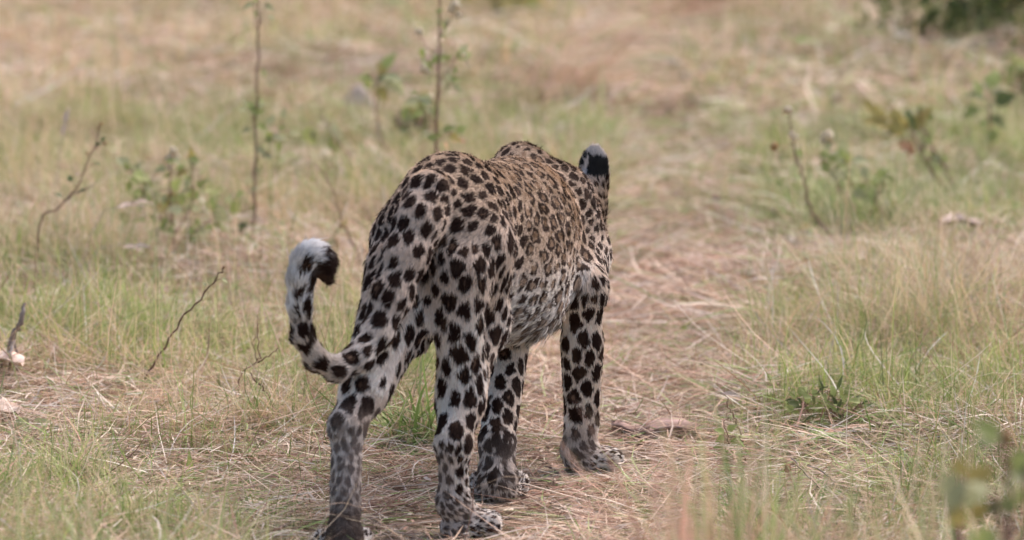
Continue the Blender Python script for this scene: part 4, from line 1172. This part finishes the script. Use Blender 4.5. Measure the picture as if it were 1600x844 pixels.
    if tl.any():
        prog = tn + tb
        ventral = sstep(-.1, .6, -(Nn @ np.array([.75, 0, -.1])) + .0) * (prog > 6)
        tc_ = np.where((prog > 8.5)[:, None], np.array([.85, .84, .82]), np.where((prog > 5)[:, None], np.array([.62, .56, .50]), col))
        col = np.where(tl[:, None], tc_, col)
        # bars fade on the pale outer side, tip white
        inner_t = (Nn @ np.array([.9, -.15, .0]))
        prog2 = prog
        dark = np.where(tl & (prog2 > 7) & (inner_t > .15) & (vn(P, .014, 51) > .60), np.maximum(dark, .95), dark)
        dark = np.where(tl & (prog2 > 8.5) & (inner_t < -.1), dark * .35, dark)
        tipw = tl & (prog2 > 11.0) & (prog2 < 12.6)
        dark = np.where(tipw & (inner_t < .35), 0, dark)
        dark = np.where(tl & (prog2 > 12.7), sstep(12.6, 12.9, prog2) * sstep(-.5, -.1, inner_t + (vn(P, .02, 52) - .5)), dark)
    # smoky brown backs of the lower legs
    smoke = np.zeros(N)
    rear = sstep(-.3, .5, Nn @ (-Hh))
    streak = vn(np.column_stack([P[:, 0] / .0045, P[:, 1] / .0045, P[:, 2] / .022]), 1.0, 63)
    m = regmask(reg, 'hl_foot', 'hl_paw', 'hl_shank'); smoke[m] = (sstep(.255, .195, z_) * (.10 + .85 * streak) * sstep(-.8, .1, Nn @ (-Hh)))[m]
    m = regmask(reg, 'hl_paw'); smoke[m] = (.80 * sstep(-.7, .2, Nn @ (-Hh)) * (.55 + .6 * sstep(.13, .05, z_)))[m]
    m = regmask(reg, 'hr_foot'); smoke[m] = (.42 * sstep(-.1, .8, Nn @ (-.5 * Hh + .9 * Ll)) * sstep(.175, .13, z_))[m]
    m = regmask(reg, 'fl_foot'); smoke[m] = (.35 * sstep(.13, .09, z_) * vn(P, .02, 60) * 1.6)[m]; dark[m] = np.maximum(dark, sstep(.535, .59, vn(P, .016, 61) * .7 + vn(P, .006, 64) * .3 - .04) * sstep(.15, .12, z_) * sstep(-.5, .1, Nn @ (-Hh)))[m]
    m = regmask(reg, 'fr_foot'); smoke[m] = (.55 * sstep(-.2, .4, Nn @ (-Hh)) * sstep(.10, .06, z_))[m]
    m = regmask(reg, '_paw'); smoke[m] = np.maximum(smoke, .32 * rear)[m]
    smoke *= .70 + .6 * vn(P, .010, 62)
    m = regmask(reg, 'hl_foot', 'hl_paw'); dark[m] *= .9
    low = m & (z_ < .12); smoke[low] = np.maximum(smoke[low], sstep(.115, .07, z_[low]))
    col = col + (dk - col) * (dark * (1 - .35 * np.clip(smoke, 0, 1)))[:, None]
    col = col + (np.array([.150, .105, .085]) - col) * np.clip(smoke, 0, 1)[:, None] * .85
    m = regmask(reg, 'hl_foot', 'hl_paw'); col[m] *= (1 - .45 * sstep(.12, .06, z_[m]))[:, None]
    m = regmask(reg, '_toe'); col[m] = np.where((dark[m] > .5)[:, None], col[m], np.array([.80, .74, .67]) * (1 - .35 * smoke[m])[:, None])
    # ears: black backs with a pale bar
    em = regmask(reg, 'ear') & ~regmask(reg, 'earbase')
    for (c_, td, fd, hw, hh_) in EARS:
        lat = np.cross(td, fd); d = P - c_
        m = em & (np.linalg.norm(d, axis=1) < hh_ * 1.5)
        v = (d @ td) / hh_; u = (d @ lat) / hw + .5 * (vn(P, .008, 93) - .5); v = v + .3 * (vn(P, .007, 94) - .5)
        back_ = (Nn @ fd) < .25
        ec = np.full((N, 3), .032) * (1 + .5 * (vn(P, .006, 92) - .5))[:, None]
        pale_m = (v > .50 + .15 * u) | ((v < -.62) & (u < .1)) | ((np.abs(u - .40 - .42 * v) < .27) & (v < .40))
        ec[pale_m] = np.array([.60, .56, .52])
        ec[~back_] = np.array([.62, .56, .50])
        col = np.where(m[:, None], ec, col)
    em = regmask(reg, 'earbase')
    if em.any(): col[em] = np.where(((vn(P[em], .010, 91) > .52))[:, None], np.array([.05, .035, .03]), np.array([.56, .49, .42]))
    nm_ = regmask(reg, 'nose'); col[nm_] = np.array([.25, .12, .11])
    col = col * (1 + .14 * (vn(P, .05, 71) - .5))[:, None]
    return np.clip(col, .008, .85)

VF, VR, VT = bone_fields(LV)
lcol = coat(LV, LN, VR, VT)
leo = empty('leopard', (ORG[0], ORG[1], 0))
tag(leo, 'spotted leopard walking away along the track, tail curled up to the left', 'leopard')
body_me = raw_mesh('body', LV, quads=LQ, mat=skin_m, smooth=True, col=lcol * .8)
body_o = link('body', body_me, leo)

# ---- fur: real strands
NF = FUR_COUNT = 620000
FP, FN = sample(NF, rs)
FF, FR, FT = bone_fields(FP)
m = FP[:, 2] > .004
m &= ~((regmask(FR, 'nose')) & (rs.random(NF) < .9))
FP, FN, FF, FR, FT = FP[m], FN[m], FF[m], FR[m], FT[m]
NF = len(FP)
fcol = coat(FP, FN, FR, FT) * rs.normal(1.06, .13, (NF, 1))
ln = np.full(NF, .0105)
a_, s_, z_ = bodyc(FP)
ln[regmask(FR, 'body')] = np.where((a_ > .12) & (a_ < .55), .0090, .0115)[regmask(FR, 'body')]
bel = regmask(FR, 'body') & (z_ < .36) & (a_ > .1); ln[bel] = .0125 + .020 * sstep(.36, .29, z_[bel])
ln[regmask(FR, '_thigh')] = .0115
ln[regmask(FR, '_foot', '_forearm')] = .0075
ln[regmask(FR, '_shank')] = .009
ln[regmask(FR, '_paw', '_toe')] = .0055
ln[regmask(FR, 'face')] = .006
ln[regmask(FR, 'nose')] = .001
ln[regmask(FR, 'ear')] = .0080
ln[regmask(FR, 'tail')] = .0115
tnf = np.array([int(x_[4:]) if x_.startswith('tail') else -1 for x_ in BR])[FR]
ln[tnf >= 9] = .0150
ln *= rs.uniform(.55, 1.3, NF)
fly = rs.random(NF) < .014; ln[fly] *= 1.3
cl = np.column_stack([vn(FP, .012, 81), vn(FP, .012, 82), vn(FP, .012, 83)]) - .5
dirv = FF - FN * np.einsum('ij,ij->i', FF, FN)[:, None]
dirv /= np.linalg.norm(dirv, axis=1)[:, None] + 1e-9
dirv = dirv + cl * .7 + rs.normal(0, .16, (NF, 3))
dirv = dirv - FN * np.einsum('ij,ij->i', dirv, FN)[:, None]
dirv /= np.linalg.norm(dirv, axis=1)[:, None] + 1e-9
lift = (rs.uniform(.28, .62, NF) + fly * .2)[:, None]
KP = 4
pts = np.zeros((NF, KP, 3), np.float32)
for q in range(KP):
    t = q / (KP - 1)
    pts[:, q] = FP - FN * .0008 + ln[:, None] * (dirv * (t * .75 + .35 * t * t) + FN * lift * (t * 1.25 - .55 * t * t))
pts[:, :, 2] = np.maximum(pts[:, :, 2], .001)
hc = bpy.data.hair_curves.new('fur')
hc.add_curves([KP] * NF)
hc.attributes['position'].data.foreach_set('vector', (pts - np.array(leo.location, dtype=np.float32)).ravel())
ra = hc.attributes.get('radius') or hc.attributes.new('radius', 'FLOAT', 'POINT')
rad = np.tile(np.array([.00050, .00046, .00034, .00008], np.float32), NF)
ra.data.foreach_set('value', rad)
ta = hc.attributes.new('tint', 'FLOAT_COLOR', 'CURVE')
c4 = np.ones((NF, 4), np.float32); c4[:, :3] = np.clip(fcol, .008, .9)
ta.data.foreach_set('color', c4.ravel())
hc.materials.append(fur_m)
fur_o = bpy.data.objects.new('fur', hc); COL.objects.link(fur_o); fur_o.parent = leo
# eyes
M_EYE = mat_plain('amber_eye', (.30, .20, .04), (.5, .36, .08), 30, .08, rand=0, bump=0, spec=.8)
for s in (-1, 1):
    c_ = HC + hf * .082 + hs * s * .036 + hu * .014
    e_ = link('eye', blob_mesh('eye', M_EYE, .0125, 1, 0, 12, 9), leo); e_.matrix_parent_inverse = Matrix.Identity(4)
    e_.location = Vector(c_) - leo.location
# whiskers
wt = []
for s in (-1, 1):
    for i in range(7):
        a0 = HC + hf * (.125 - .004 * i) + hs * s * .030 - hu * (.030 + .003 * (i % 4))
        wt.append(tube(smooth_line([a0, a0 + hs * s * .05 + hu * .005 * (i % 3), a0 + hs * s * .09 - hf * .03 - hu * .02 * (i % 3)], 3), .0004, .0001, 4))
wk = link('whiskers', poly_mesh('whiskers', wt, M_FLOWER), leo); wk['kind'] = 'stuff'
